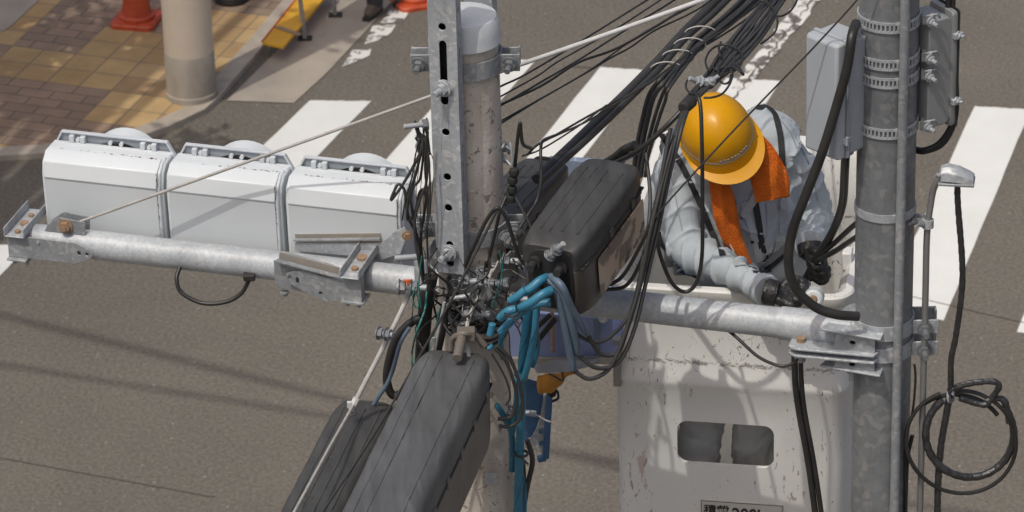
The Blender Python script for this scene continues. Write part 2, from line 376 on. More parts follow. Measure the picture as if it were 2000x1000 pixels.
# ================================================================== GROUND
def flat(name, px, z, mat, t=0, kind='structure'):
    mb = MB(); pts = [Z(x, y, z) for x, y in px]
    mb.plate([(p.x, p.y) for p in pts], [], t if t else .001, Matrix.Translation((0, 0, z-(t if t else .001))))
    o = mb.build(name, mat, smooth=False); tag(o, kind=kind); return o
g = MB(); g.add([(-400, -200, 0), (400, -200, 0), (400, 600, 0), (-400, 600, 0)], [(0, 1, 2, 3)])
tag(g.build('road', M['asphalt'], smooth=False), kind='structure')
ZP = .005
PH = .05
st = [[(605, 196), (725, 197), (430, 497), (303, 490)],
      [(932, 112), (1046, 118), (700, 520), (575, 512)],
      [(1172, 131), (1267, 137), (955, 548), (845, 540)],
      [(1418, 152), (1524, 158), (1252, 575), (1128, 567)],
      [(1660, 178), (1768, 186), (1532, 600), (1412, 590)],
      [(1904, 207), (2012, 214), (1843, 626), (1722, 606)],
      [(2150, 236), (2262, 245), (2112, 660), (1986, 648)]]
for i, q in enumerate(st):
    rg = random.Random(i); e = []
    for a in range(4):
        p, p2 = q[a], q[(a+1) % 4]; n = 14
        for k in range(n): e.append((p[0]+(p2[0]-p[0])*k/n+rg.uniform(-1, 1)*(k > 0), p[1]+(p2[1]-p[1])*k/n+rg.uniform(-.8, .8)*(k > 0)))
    flat('crosswalk_stripe', e, ZP, M['road_paint'])
flat('crosswalk_stripe', [(-60, 478), (20, 478), (33, 502), (18, 520), (0, 538), (-60, 560)], ZP, M['road_paint'])
for q in ([(668, 130), (688, 98), (725, 95), (722, 108), (700, 118)], [(712, 86), (728, 50), (773, 48), (765, 62), (748, 76)], [(742, 46), (762, 20), (800, 22), (784, 46), (760, 44)], [(775, 12), (790, -30), (830, -30), (806, 14)]):
    flat('edge_line', q, ZP, M['road_paint_worn'])
# worn centre line running away at the top right
rg = random.Random(3); L_, R_ = [], []
for k in range(40):
    y = 172-k*8.5; x = 1440+(172-y)*.80
    L_.append((x-8-rg.uniform(0, 9)-k*.25, y)); R_.append((x+14+rg.uniform(0, 9)+k*.3, y))
flat('centre_line', L_+R_[::-1], ZP+.004, M['road_paint_worn'])
rg = random.Random(12); A_, B_ = [], []
for k in range(34):
    y = 206-k*7; x = 1421+(206-y)*.80+rg.uniform(-5, 5); w_ = rg.uniform(1.2, 4.5); A_.append((x, y)); B_.append((x+w_, y+rg.uniform(-1, 1)))
flat('road_crack', A_+B_[::-1], ZP+.008, M['road_seam'])
for q in ([(0, 893), (0, 894.5), (420, 971.5), (420, 970)], [(1780, 578), (1780, 579.5), (2000, 630.5), (2000, 629)], [(1105, 130), (1160, 133), (1160, 131), (1105, 128)]):
    flat('road_crack', q, ZP+.001, M['road_seam'])
# pavement, kerb, gutter slab
flat('pavement', [(-600, 330), (0, 303), (85, 297), (262, 268), (385, 220), (405, 196), (428, 180), (508, 95), (640, -60), (1000, -480), (-900, -480)], PH, M['paver'], PH-.003)
flat('paved_border', [(-300, 150), (-20, 75), (20, 52), (118, -40), (-300, -40)], PH+.006, M['slab'], .004)
def strip(name, path, wd, h, mat):
    mb = MB(); pts = [Z(x, y, h) for x, y in path]; rings = []
    for i, p in enumerate(pts):
        t = (pts[min(i+1, len(pts)-1)]-pts[max(i-1, 0)]); t.z = 0; t.normalize(); n = V((t.y, -t.x, 0))
        rings.append([V((q.x, q.y, z)) for q, z in ((p, -.01), (p, h), (p+n*wd, h), (p+n*(wd+.02), h-.02), (p+n*(wd+.02), -.01))])
    mb.rings(rings); return tag(mb.build(name, mat, bevel=.006), kind='structure')
strip('kerb', [(1000, -480), (640, -60), (510, 93), (432, 182)], .16, PH+.005, M['kerb'])
strip('kerb', [(432, 184), (400, 212), (335, 243), (266, 268), (85, 298), (-100, 309)], .16, PH+.005, M['kerb'])
flat('gutter_slab', [(443, 196), (574, 201), (640, 140), (722, 52), (900, -150), (770, -150), (560, 80)], .008, M['slab'])

# ---------------- street column on the pavement
b0 = Z(375, 186, PH); r_ = .205
t = thing('street_column', b0, 'thick beige painted column standing at the pavement corner', 'column')
mb = MB(); mb.lathe([(r_, .42), (r_*.985, 7.5)], b0, 40, cap=True); mb.build('column_shaft', M['post'], t)
mb = MB(); mb.lathe([(r_+.004, .06), (r_+.004, .41), (r_, .42)], b0, 40); mb.build('column_foot', M['post_low'], t)
mb = MB(); mb.lathe([(r_+.012, -.12), (r_+.012, .05), (r_+.004, .06)], b0, 40); mb.build('base_collar', M['post_low'], t)

# ---------------- cones
def cone(base, yaw, label, sc=1.0):
    t = thing('traffic_cone', base, label, 'cone', 'orange traffic cones in the background')
    L = Matrix.Translation(base) @ Matrix.Rotation(yaw, 4, 'Z')
    a = .2*sc; n = 20; rings = []
    for z, k in ((0, 1), (.03, 1), (.045, .93)):
        rr = []
        for j in range(40):
            an = 2*math.pi*j/40; c, s_ = math.cos(an), math.sin(an); m_ = max(abs(c), abs(s_)); q = min(1/m_, 1.28)
            rr.append(V((a*k*c*q, a*k*s_*q, z)))
        rings.append(rr)
    mb = MB(L); mb.rings(rings); mb.build('cone_base', M['cone'], t)
    mb = MB(L); mb.lathe([(.155, .045), (.155, .07), (.13, .085), (.125, .11), (.09, .4), (.03, .72), (.02, .73)], seg=32); mb.build('cone_body', M['cone'], t)
cone(Z(268, 42, PH), R(-14), 'dark red traffic cone on the paved corner beside the beige column')
cone(Z(812, 4, 0), R(20), 'bright orange traffic cone at the road edge above the utility pole')
# ---------------- yellow step board with barricade legs
a_, b_, c_, d_ = Z(512, 88, .14), Z(553, 97, .14), Z(652, -20, .14), Z(606, -30, .14)
t = thing('safety_board', (a_+b_)/2, 'yellow safety board lying over the kerb with orange edging', 'board')
def quadslab(pts, th):
    mb = MB(); top = [p+V((0, 0, th)) for p in pts]; mb.rings([pts, top]); return mb
quadslab([a_, b_, c_, d_], .03).build('board_panel', M['yellow'], t, bevel=.006)
e1 = MB(); e1.bar(a_+V((0, 0, .03)), d_+V((0, 0, .03)), .014, .012); e1.build('edging', M['cone'], t)
e1 = MB(); e1.bar(Z(540, 52, .175), Z(585, 68, .175), .05, .008); e1.build('dark_stripe', M['rust'], t)
t = thing('barricade', Z(592, 78, 0), 'grey metal barricade frame with orange bar beside the yellow board', 'barricade')
for (x, y) in ((596, 78), (655, 32)):
    q = Z(x, y, 0); mb = MB(); mb.bar(q+V((0, 0, .02)), q+V((-.06, 0, .9)), .055, .035); mb.build('leg', M['leg'], t, bevel=.004)
    mb = MB(); mb.box(q+V((0, 0, .012)), (.12, .09, .024)); mb.build('rubber_foot', M['dark'], t, bevel=.005)
mb = MB(); p1, p2 = Z(596, 78, 0)+V((-.06, 0, .85)), Z(655, 32, 0)+V((-.06, 0, .85)); mb.bar(p1-(p2-p1)*.3, p2+(p2-p1)*.3, .03, .2); mb.build('orange_bar', M['cone'], t)
# ---------------- dark weight beside column
q = Z(452, 0, PH); mb = MB(); mb.lathe([(.14, 0), (.16, .02), (.16, .07), (.12, .1), (.03, .11)], q, 28)
tag(mb.build('rubber_weight', M['dark']), 'round black rubber weight on the brick pavement beside the beige column', 'weight')

# ---------------- bystander at the top edge (only a shoe and cuff show)
def bystander():
    b = Z(733, 26, .01)
    t = thing('person', b, 'person in dark trousers and brown shoes standing at the road edge', 'person')
    mb = MB(); J = lambda x, y, z: b+V((x, y, z))
    for s_ in (0, 1):
        dx = s_*.26; dy = .3*s_
        mb.tube([J(dx, dy, .05), J(dx+.01, dy+.02, .45), J(.12+(s_-.5)*.18, .17, .88)], [.045, .055, .08], 12)
    mb.tube([J(.12, .17, .82), J(.12, .17, 1.05), J(.12, .16, 1.3), J(.12, .15, 1.42)], [.14, .13, .17, .07], 16)
    for s_ in (-1, 1): mb.tube([J(.12+s_*.17, .16, 1.36), J(.12+s_*.24, .14, 1.1), J(.12+s_*.22, .05, .86)], [.055, .042, .03], 12)
    mb.tube([J(.12, .15, 1.38), J(.12, .13, 1.52), J(.12, .12, 1.6), J(.12, .12, 1.68)], [.055, .07, .09, .05], 14)
    remesh(mb, .02, 4).build('body', M['skin'], t)
    mb = MB()
    for s_ in (0, 1):
        dx = s_*.26; dy = .3*s_
        mb.tube([J(dx, dy, .07), J(dx+.01, dy+.02, .45), J(.12+(s_-.5)*.18, .17, .9)], [.075, .08, .11], 14)
    mb.tube([J(.12, .17, .82), J(.12, .17, 1.0)], [.17, .16], 14)
    remesh(mb, .02, 3).build('trousers', M['dark_cloth'], t)
    mb = MB(); mb.tube([J(.12, .17, .98), J(.12, .16, 1.3), J(.12, .15, 1.43)], [.17, .2, .08], 16)
    for s_ in (-1, 1): mb.tube([J(.12+s_*.17, .16, 1.36), J(.12+s_*.25, .14, 1.1), J(.12+s_*.23, .06, .9)], [.075, .06, .05], 12)
    remesh(mb, .02, 3).build('jacket', M['dark_cloth'], t)
    for s_ in (0, 1):
        dx = s_*.26; dy = .3*s_; mb = MB()
        mb.tube([J(dx+.02, dy+.05, .06), J(dx-.01, dy-.02, .065), J(dx-.05, dy-.1, .05), J(dx-.07, dy-.15, .04)], [.055, .06, .05, .03], 14)
        remesh(mb, .01, 3).build('shoe', M['shoe'], t)
        mb = MB(); mb.tube([J(dx+.03, dy+.07, .012), J(dx-.03, dy-.06, .012), J(dx-.08, dy-.17, .012)], [.045, .052, .035], 12); mb.build('sole', M['dark'], t)
bystander()

# ================================================================== LAMP SIDE: STEEL POLE
YS = 10.30
sx0, sy0, z_ = P(1733, 200, YS); SPX = sx0
spb = V((SPX, YS, 0)); RS = .0825
t = thing('steel_pole', spb, 'thick galvanised steel pole on the right carrying the signal arm', 'pole')
mb = MB(); mb.lathe([(RS+.006, 0), (RS+.002, 6), (RS, 10.2), (RS*.98, 11.6)], spb, 64); mb.build('shaft', M['galv_pole'], t)
mb = MB(); mb.lathe([(.16, 0), (.16, .02), (.1, .03), (.095, .1)], spb, 40); mb.build('base_flange', M['galv_pole'], t)
def sp(px, py, off=0): return P(px, py, YS+off)
def ring_z(py, px=1733): return P(px, py, YS-RS).z
# perforated straps
def perf_strap(zc, label, h=.032):
    r = RS+.0035; n = 46
    t = thing('perforated_strap', V((SPX, YS, zc-h/2)), label, 'strap', 'perforated steel straps round the steel pole')
    mb = MB()
    for z0, z1 in ((-.5*h, -.27*h), (.27*h, .5*h)):
        rings = []
        for j in range(64):
            a = 2*math.pi*j/64; c, s_ = math.cos(a), math.sin(a)
            rings.append([V((SPX+q*c, YS+q*s_, zc+z)) for q, z in ((r-.002, z0), (r+.002, z0), (r+.002, z1), (r-.002, z1))])
        mb.rings(rings, closed=True)
    for j in range(n):
        a = 2*math.pi*j/n; c, s_ = math.cos(a), math.sin(a)
        L = Matrix.Translation((SPX+r*c, YS+r*s_, zc)) @ Matrix.Rotation(a, 4, 'Z'); mb.box((0, 0, 0), (.0035, .0052, h*.62), L)
    mb.build('band', M['galv'], t)
    # screw housing on the right side
    th = R(-14); p = V((SPX+(RS+.02)*math.cos(th), YS+(RS+.02)*math.sin(th), zc))
    mb = MB(); mb.box((.006, 0, 0), (.03, .026, h*.9), Matrix.Translation(p) @ Matrix.Rotation(th, 4, 'Z'))
    mb.tube([p+V((.0, -.012, .012)), p+V((.03, -.012, .018)), p+V((.038, -.006, .004))], .004, 6)
    mb.build('clamp_block', M['galv_dark'], t, bevel=.002)
    mb = MB(); mb.bolt(p+V((.012, -.012, -.004)), (.5, -.75, -.1), .006, .03); mb.build('bolt', M['galv'], t)
for py, lb in ((55, 'topmost of the perforated steel straps round the steel pole'), (128, 'second perforated strap from the top, by the grey junction box'),
               (163, 'third perforated strap from the top, just under another one'), (262, 'lowest perforated strap, at the foot of the grey junction box')):
    perf_strap(ring_z(py), lb)
def plain_band(name, zc, h, r, label, mat='galv', seg=64, thick=.0035, group=None):
    t = thing(name, V((SPX, YS, zc-h/2)), label, 'clamp', group); mb = MB(); rings = []
    for j in range(seg):
        a = 2*math.pi*j/seg; c, s_ = math.cos(a), math.sin(a)
        rings.append([V((SPX+q*c, YS+q*s_, zc+z)) for q, z in ((r, -h/2), (r+thick, -h/2), (r+thick, h/2), (r, h/2))])
    mb.rings(rings, closed=True); mb.build('band', M[mat], t); return t
zb = ring_z(428)
t = plain_band('standoff_clamp', zb, .024, RS+.001, 'plain steel band with a short stand-off holding the thin conduit')
q1 = P(1780, 425, YS-.02); q2 = P(1815, 432, YS-.05)
mb = MB()
for dz in (-.011, .011): mb.bar(q1+V((-.01, 0, dz)), q2+V((0, 0, dz)), .004, .012)
mb.bolt(P(1787, 432, YS-.045), (-.6, -.8, .1), .004, .035); mb.bolt(P(1800, 436, YS-.06), (-.6, -.8, .1), .004, .035)
mb.build('standoff', M['galv_dark'], t)
mb = MB(); q = P(1812, 436, YS-.05); mb.cyl(q-V((0, 0, .012)), q+V((0, 0, .012)), .017, seg=20); mb.build('pipe_clip', M['galv'], t)
# conduit fixed to the pole
a0 = P(1768, 120, YS-.088); r1 = .0135
c0 = V((a0.x-.004, YS-.095, 6)); c1 = V((a0.x-.004, YS-.095, 11.4))
mb = MB(); mb.cyl(c0, c1, r1, seg=20); tag(mb.build('conduit', M['galv_dark']), 'straight steel conduit running up the front of the steel pole', 'conduit')
# thin conduit with hood
xq = P(1808, 560, YS-.05); x2 = P(1815, 440, YS-.05)
t = thing('hooded_conduit', V((xq.x, xq.y, 6)), 'thin steel conduit with bent neck and small metal hood beside the steel pole', 'conduit')
zt = P(1818, 395, YS-.05).z
pts = [V((xq.x, xq.y, 6)), V((xq.x, xq.y, zt-.3)), V((xq.x+.0, xq.y, zt-.1)), P(1819, 392, YS-.05), P(1826, 362, YS-.055), P(1843, 342, YS-.065)]
pp = [pts[0], pts[1]]+cr_(pts[1:], 8)[1:]
mb = MB(); mb.tube(pp, .0095, 14); mb.build('pipe', M['pipe'], t)
hf = Frame(P(1866, 342, YS-.08), R(10)); mb = MB(hf.M)
rg = []
for u, hh, dd, zz in ((-.045, .018, .016, .0), (-.04, .036, .03, .002), (-.02, .042, .036, .004), (.01, .036, .036, .002), (.04, .020, .034, -.003), (.052, .010, .03, -.006)):
    rg.append([V((u, -dd*.8, zz-.014)), V((u, -dd*.75, zz+hh*.3)), V((u, -dd*.35, zz+hh*.62)), V((u, dd*.3, zz+hh*.66)), V((u, dd*.8, zz+hh*.3)), V((u, dd*.85, zz-.014))])
mb.rings(rg); mb.build('hood', M['galv'], t, bevel=.002)
mb = MB(hf.M); mb.box((.004, 0, -.018), (.1, .062, .008)); mb.build('hood_lip', M['galv_dark'], t, bevel=.002)
mb = MB(hf.M); mb.bolt((-.045, -.02, .006), (-.6, -.6, .3), .003, .014); mb.build('screw', M['galv_dark'], t)

def tubeobj(name, pts, r, mat, label=None, cat=None, group=None, n=8, seg=10, parent=None, smooth=True, closed=False):
    w3 = [P(*p) if len(p) == 3 and not isinstance(p, Vector) else V(p) for p in pts]
    w3 = cr_(w3, n, closed) if smooth else w3
    mb = MB(); mb.tube(w3, r, seg, closed=closed); o = mb.build(name, M[mat], parent, angle=60)
    if label: tag(o, label, cat or 'cable', group)
    return o
def wobble(pts, a, f, seed=0):
    w3 = cr_([P(*p) if not isinstance(p, Vector) else p for p in pts], 10)
    return [p + noise.noise_vector(p*f+V((seed, 0, 0)))*a for p in w3]
def taped(name, w3, r, label, cat='cable', group=None, step=.03):
    """cable wrapped in overlapping vinyl tape: radius steps up along each turn"""
    pts = []; rad = []; d = 0; last = w3[0]
    fine = []
    for i in range(len(w3)-1):
        k = max(1, int((w3[i+1]-w3[i]).length/.006))
        for j in range(k): fine.append(w3[i].lerp(w3[i+1], j/k))
    fine.append(w3[-1])
    for p in fine:
        d += (p-last).length; last = p; ph = (d % step)/step
        rad.append(r*(1+.17*ph + .06*noise.noise(p*40)))
    mb = MB(); mb.tube(fine, rad, 10); return tag(mb.build(name, M['tape'], angle=25), label, cat, group)
# black lead from the hood to the coil and down
w3 = cr_([P(1870, 362, YS-.08), P(1871, 400, YS-.08), P(1880, 540, YS-.085), P(1868, 650, YS-.08), P(1858, 700, YS-.08), P(1857, 755, YS-.08)], 10)
taped('taped_lead', w3, .0083, 'taped black lead dropping from the small metal hood to the coil')
w3 = cr_([P(1857, 757, YS-.075), P(1850, 800, YS-.07), P(1838, 870, YS-.07), P(1832, 950, YS-.07), P(1830, 1080, YS-.07)], 10)
taped('taped_lead', w3, .0095, 'taped black lead running down out of the picture from the coil')
# the coil
t = thing('cable_coil', P(1877, 950, YS-.06), 'loose coil of black cable tied beside the steel pole', 'cable coil')
def ring_pts(cx, cy, rx, ry, Y, a0, a1, n=40, rot=0):
    out = []
    for i in range(n+1):
        a = R(a0+(a1-a0)*i/n); x = rx*math.cos(a); y = ry*math.sin(a); c, s_ = math.cos(rot), math.sin(rot)
        out.append(P(cx+x*c-y*s_, cy+x*s_+y*c, Y+.01*math.sin(a*2)))
    return out
mb = MB(); mb.tube(ring_pts(1877, 863, 108, 100, YS-.075, 245, 595, 60, R(14)), .0062, 8); mb.build('plain_turn', M['black_cable'], t)
mb = MB(); mb.tube(ring_pts(1870, 845, 92, 74, YS-.06, 215, 320, 24, R(10)), .0072, 8); mb.build('plain_turn', M['black_cable'], t)
w3 = ring_pts(1894, 848, 86, 84, YS-.07, -40, 235, 44)
def tapedp(w3, r, name, parent):
    fine = []
    for i in range(len(w3)-1):
        k = max(1, int((w3[i+1]-w3[i]).length/.006))
        for j in range(k): fine.append(w3[i].lerp(w3[i+1], j/k))
    d = 0; last = fine[0]; rad = []
    for p in fine:
        d += (p-last).length; last = p; rad.append(r*(1+.2*((d % .034)/.034)+.08*noise.noise(p*50)))
    m_ = MB(); m_.tube(fine, rad, 10); return m_.build(name, M['tape'], parent, angle=25)
tapedp(w3, .0105, 'taped_turn', t)
tapedp(cr_([P(1857, 762, YS-.08), P(1880, 752, YS-.09), P(1915, 746, YS-.09), P(1944, 746, YS-.09), P(1951, 756, YS-.09), P(1938, 776, YS-.085), P(1925, 790, YS-.085), P(1900, 786, YS-.08), P(1870, 776, YS-.08)], 8), .0085, 'taped_turn', t)
tapedp(cr_([P(1925, 784, YS-.085), P(1950, 778, YS-.08), P(1964, 788, YS-.08), P(1972, 830, YS-.075)], 8), .009, 'taped_turn', t)
mb = MB()
for k in range(5): mb.tube(ring_pts(1857, 766+k*3, 7, 9, YS-.08, 0, 360, 14), .0018, 5)
mb.build('tie_wire', M['galv'], t)
# thin cable left of the coil, running down by the pole
tubeobj('cable', [(1786, 712, YS-.05), (1788, 740, YS-.05), (1783, 800, YS-.05), (1770, 860, YS-.06), (1768, 930, YS-.06), (1770, 1080, YS-.06)], .0035, 'black_cable', 'thin black wire falling from the lower clamp bolt behind the coil', 'cable')
tubeobj('cable', [(1782, 850, YS-.04), (1772, 900, YS-.05), (1768, 1000, YS-.05), (1768, 1090, YS-.05)], .006, 'black_cable', 'black cable standing at the bottom edge between steel pole and coil', 'cable')

# cables on the right of the pole
yr = YS+.04
G = 'black drop cables looping at the right of the steel pole'
for k, (dx, rr) in enumerate(((0, .0075), (9, .006))):
    tubeobj('cable', [(1853+dx, -60, yr), (1853+dx, 60, yr), (1862+dx*.6, 150, yr), (1862+dx*.5, 230, yr), (1838+dx*.6, 276+dx*.4, yr), (1806, 293+dx*.4, yr), (1782, 290+dx*.3, yr+.02)], rr+.001, 'black_cable',
            ('outer black cable looping down right of the steel pole under the metal box', 'inner and thinner black cable looping right of the steel pole')[1-k], 'cable', G)
# right metal box
bf = Frame(P(1815, 130, YS+.03), R(-30))
t = thing('metal_box', bf.at(0, 0, -.19), 'dark grey metal box strapped to the right of the steel pole', 'box')
w_, h_, d_ = .075, .33, .12
def rbox(mb, c, d, rad=.02, seg=5, axis=1):
    """box with rounded edges along one axis"""
    ax = [0, 1, 2]; ax.remove(axis); a, b = d[ax[0]]/2, d[ax[1]]/2; ring = []
    for (sx, sy, s0) in ((1, 1, 0), (-1, 1, 90), (-1, -1, 180), (1, -1, 270)):
        for k in range(seg+1):
            an = R(s0+90*k/seg); ring.append((sx*(a-rad)+rad*math.cos(an), sy*(b-rad)+rad*math.sin(an)))
    rings = []
    for s_, ins in ((-1, rad*.3), (-1+.0001, 0), (1-.0001, 0), (1, rad*.3)):
        pass
    L = []
    half = d[axis]/2; bv = min(.006, half*.3)
    for pos, sc in ((-half, bv), (-half+bv, 0), (half-bv, 0), (half, bv)):
        rr = []
        for (p, q) in ring:
            k = 1-sc/max(a, b); v = [0, 0, 0]; v[ax[0]] = c[ax[0]]+p*k; v[ax[1]] = c[ax[1]]+q*k; v[axis] = c[axis]+pos; rr.append(V(v))
        rings.append(rr)
    mb.rings(rings); return mb
mb = MB(bf.M); rbox(mb, (0, .0, 0), (w_, .1, h_), .02, axis=1); mb.build('body', M['box_metal'], t)
mb = MB(bf.M); rbox(mb, (.045, .0, 0), (.018, .11, h_+.02), .012, axis=0); mb.build('door', M['box_metal'], t)
mb = MB(bf.M); rbox(mb, (.0565, .0, 0), (.004, .118, h_+.03), .012, axis=0); mb.build('door_gasket', M['dark'], t)
for wz in (.105, -.095):
    mb = MB(bf.M); mb.box((.05, -.062, wz), (.03, .014, .016)); mb.bolt((.05, -.06, wz), (.5, -1, 0), .005, .022); mb.build('latch', M['galv'], t, bevel=.0015)

# left junction box (light grey plastic)
jf = Frame(P(1633, 178, YS-.03), R(48))
t = thing('junction_box', jf.at(0, 0, -.2), 'pale grey plastic junction box strapped left of the steel pole', 'junction box')
H_ = .345
def jb(mb, u0, u1, v0, v1, top, chamf=.03):
    mb.plate([(u0, -H_/2), (u1, -H_/2), (u1, H_/2-.0), (u1-(chamf if top > 0 else 0), H_/2+.012), (u0+(chamf if top < 0 else 0), H_/2+.012), (u0, H_/2)], [], v1-v0,
             Matrix(((1, 0, 0, 0), (0, 0, 1, v0), (0, 1, 0, 0), (0, 0, 0, 1))))
mb = MB(jf.M)
mb.plate([(-.062, -H_/2), (.062, -H_/2), (.062, H_/2), (-.062, H_/2)], [], .075, Matrix(((1, 0, 0, 0), (0, 0, 1, -.01), (0, 1, 0, 0), (0, 0, 0, 1))))
mb.build('body', M['box_grey'], t, bevel=.008)
mb = MB(jf.M); mb.plate([(-.066, -H_/2-.006), (.066, -H_/2-.006), (.066, H_/2+.006), (-.066, H_/2+.006)], [], .012, Matrix(((1, 0, 0, 0), (0, 0, 1, -.024), (0, 1, 0, 0), (0, 0, 0, 1)))); mb.build('flange', M['box_grey'], t, bevel=.003)
mb = MB(jf.M); rgs = []
for v, k in ((-.026, 1), (-.05, .985), (-.062, .9)):
    a, b = .064*k, (H_/2+.004)*(1-(1-k)*.3); rgs.append([V((-a, v, -b)), V((a, v, -b)), V((a, v, b)), V((-a, v, b))])
mb.rings(rgs); mb.build('lid', M['box_grey'], t, bevel=.006)
for wz in (.1, -.12):
    mb = MB(jf.M); mb.box((.066, -.025, wz), (.01, .03, .018)); mb.cyl((.07, -.03, wz-.014), (.07, -.03, wz+.014), .006, seg=10); mb.build('latch', M['box_grey'], t, bevel=.002)
mb = MB(jf.M); mb.cyl((.071, -.024, -.17), (.071, -.024, .17), .0018, seg=6); mb.build('hinge_rod', M['hinge_grey'], t)
mb = MB(jf.M); mb.box((.01, .02, -H_/2-.012), (.05, .04, .024)); mb.build('cable_gland', M['hinge_grey'], t, bevel=.004)
mb = MB(jf.M)
for wz in (.07, -.1): mb.box((.05, .075, wz), (.03, .02, .03)); mb.bolt((.075, .07, wz), (1, -.3, 0), .004, .02)
mb.build('mounting_lug', M['galv_dark'], t)

# thick hoses round the bucket
tubeobj('hose', [(1672, 46, YS-.03), (1664, 70, YS-.11), (1655, 130, YS-.13), (1636, 200, YS-.13), (1605, 300, YS-.13), (1570, 390, YS-.13), (1548, 450, YS-.12), (1540, 510, YS-.12), (1552, 560, YS-.12), (1590, 598, YS-.12), (1632, 614, YS-.12), (1676, 618, YS-.10)],
        .0138, 'black_cable', 'thick black hose curving from the pole top round to the arm clamp', 'hose', seg=16, n=10)
tubeobj('hose', [(1652, 290, YS-.02), (1650, 330, YS+.05), (1645, 400, YS+.3), (1625, 455, YS+.53), (1598, 498, YS+.67), (1588, 520, YS+.71), (1584, 545, YS+.72)], .0125, 'black_cable', 'black hose from under the junction box into the worker\'s gloved fist', 'hose', seg=14)
for k, dy in enumerate((0, 26)):
    tubeobj('cable', [(1692, 425+dy, YS+.12), (1668, 440+dy, YS+.3), (1635, 470+dy*.7, YS+.52), (1600, 500+dy*.3, YS+.66), (1585, 520, YS+.71), (1572, 545, YS+.72)], .0085, 'black_cable', ('upper' if k == 0 else 'lower')+' of two black cables held in the fist beside the steel pole', 'cable', 'cables held in the worker\'s fist')
# cable pair hanging below the clamp over the bucket
tubeobj('cable', [(1551, 668, YS+.02), (1553, 740, YS+.03), (1560, 800, YS+.03), (1578, 900, YS+.03), (1592, 1000, YS+.03), (1602, 1080, YS+.03)], .0095, 'black_cable', 'left one of two black cables hanging in front of the bucket', 'cable', 'cables hanging in front of the bucket', seg=12)
tubeobj('cable', [(1563, 668, YS+.02), (1565, 740, YS+.03), (1571, 800, YS+.03), (1589, 900, YS+.03), (1604, 1000, YS+.03), (1614, 1080, YS+.03)], .0075, 'black_cable', 'right one of two black cables hanging in front of the bucket', 'cable', 'cables hanging in front of the bucket', seg=12)
mb = MB(); q = P(1563, 686, YS); mb.cyl(q+V((0, 0, -.03)), q+V((0, 0, .03)), .016, seg=16); tag(mb.build('cable_gland', M['galv_dark']), 'dark round gland under the arm clamp where two cables leave', 'gland')
tubeobj('cable', [(1425, 648, YS+.09), (1440, 660, YS+.06), (1480, 696, YS+.02), (1520, 714, YS), (1545, 712, YS-.01), (1562, 698, YS-.01)], .0048, 'black_cable', 'thin black wire sagging from the arm to the gland over the bucket', 'cable')

# ================================================================== SIGNAL ARM
AR = .0445
zA = P(1600, 645, YS).z
eL = Z(52, 462, zA); eR = P(1652, 645, YS); adir = eR-eL; PHI = math.atan2(-adir.y, adir.x)
AF = Frame(eR, PHI); ALEN = adir.length
print('ARM', eL, eR, math.degrees(PHI), ALEN)
def ap(px, py, v=0): u, w = AF.pick(px, py, v); return V((u, v, w))
ta = thing('mast_arm', eR, 'long galvanised horizontal arm tube bolted to the steel pole', 'arm')
mb = MB(AF.M); mb.cyl((-ALEN, 0, 0), (.03, 0, 0), AR, seg=40); mb.cyl((-.19, 0, 0), (.02, 0, 0), AR+.004, seg=40); mb.build('tube', M['galv_arm'], ta)
mb = MB(AF.M); mb.cyl((-ALEN-.004, 0, 0), (-ALEN+.01, 0, 0), AR*.96, seg=32); mb.build('end_cap', M['galv_dark'], ta)
# clamp plates
u0_ = ap(1545, 650, -.05)[0]
for wz, hh, lb in ((-.03, 1, 'clamp_plate'), (-.052, 1, 'clamp_plate')):
    mb = MB(AF.M)
    mb.plate([(u0_, -.085), (u0_+.02, -.1), (.10, -.09), (.12, -.02), (.12, .06), (u0_, .06)], [], .007, Matrix.Translation((0, 0, wz)))
    mb.build(lb, M['galv'], ta, bevel=.0015)
for wz in (.03, -.088):
    mb = MB(AF.M); mb.plate([(-.06, -.075), (.12, -.095), (.12, .05), (-.02, .05)], [], .006, Matrix.Translation((0, 0, wz))); mb.build('clamp_plate', M['galv'], ta, bevel=.0015)
for w0, w1 in ((-.023, .03), (-.082, -.052)):
    mb = MB(AF.M); hole = [(.035+.009*math.cos(a), (w0+w1)/2+.007*math.sin(a)) for a in (2*math.pi*k/14 for k in range(14))]
    mb.plate([(-.02, w0), (.1, w0), (.1, w1), (-.01, w1)], [hole], .006, Matrix(((1, 0, 0, 0), (0, 0, 1, -.075), (0, 1, 0, 0), (0, 0, 0, 1)))); mb.build('web_plate', M['galv_dark'], ta)
    mb = MB(AF.M); mb.box((.035, -.05, (w0+w1)/2), (.09, .002, (w1-w0))); mb.build('web_shade', M['dark'], ta)  # black sheet behind the hole, painting the shade inside the clamp
mb = MB(AF.M); mb.cyl((u0_+.03, -.055, -.035), (u0_+.03, -.055, -.01), .013, seg=18); mb.build('bolt', M['rust'], ta)
mb = MB(AF.M); mb.bolt((.03, -.05, -.088), (0, 0, -1), .009, .045); mb.build('bolt', M['galv_dark'], ta)
mb = MB(AF.M); gp = []
mb.plate([(-.03, .036), (.06, .036), (.06, .08), (.03, .095), (-.0, .08)], [], .006, Matrix(((1, 0, 0, 0), (0, 0, 1, -.01), (0, 1, 0, 0), (0, 0, 0, 1)))); mb.build('gusset', M['galv'], ta)
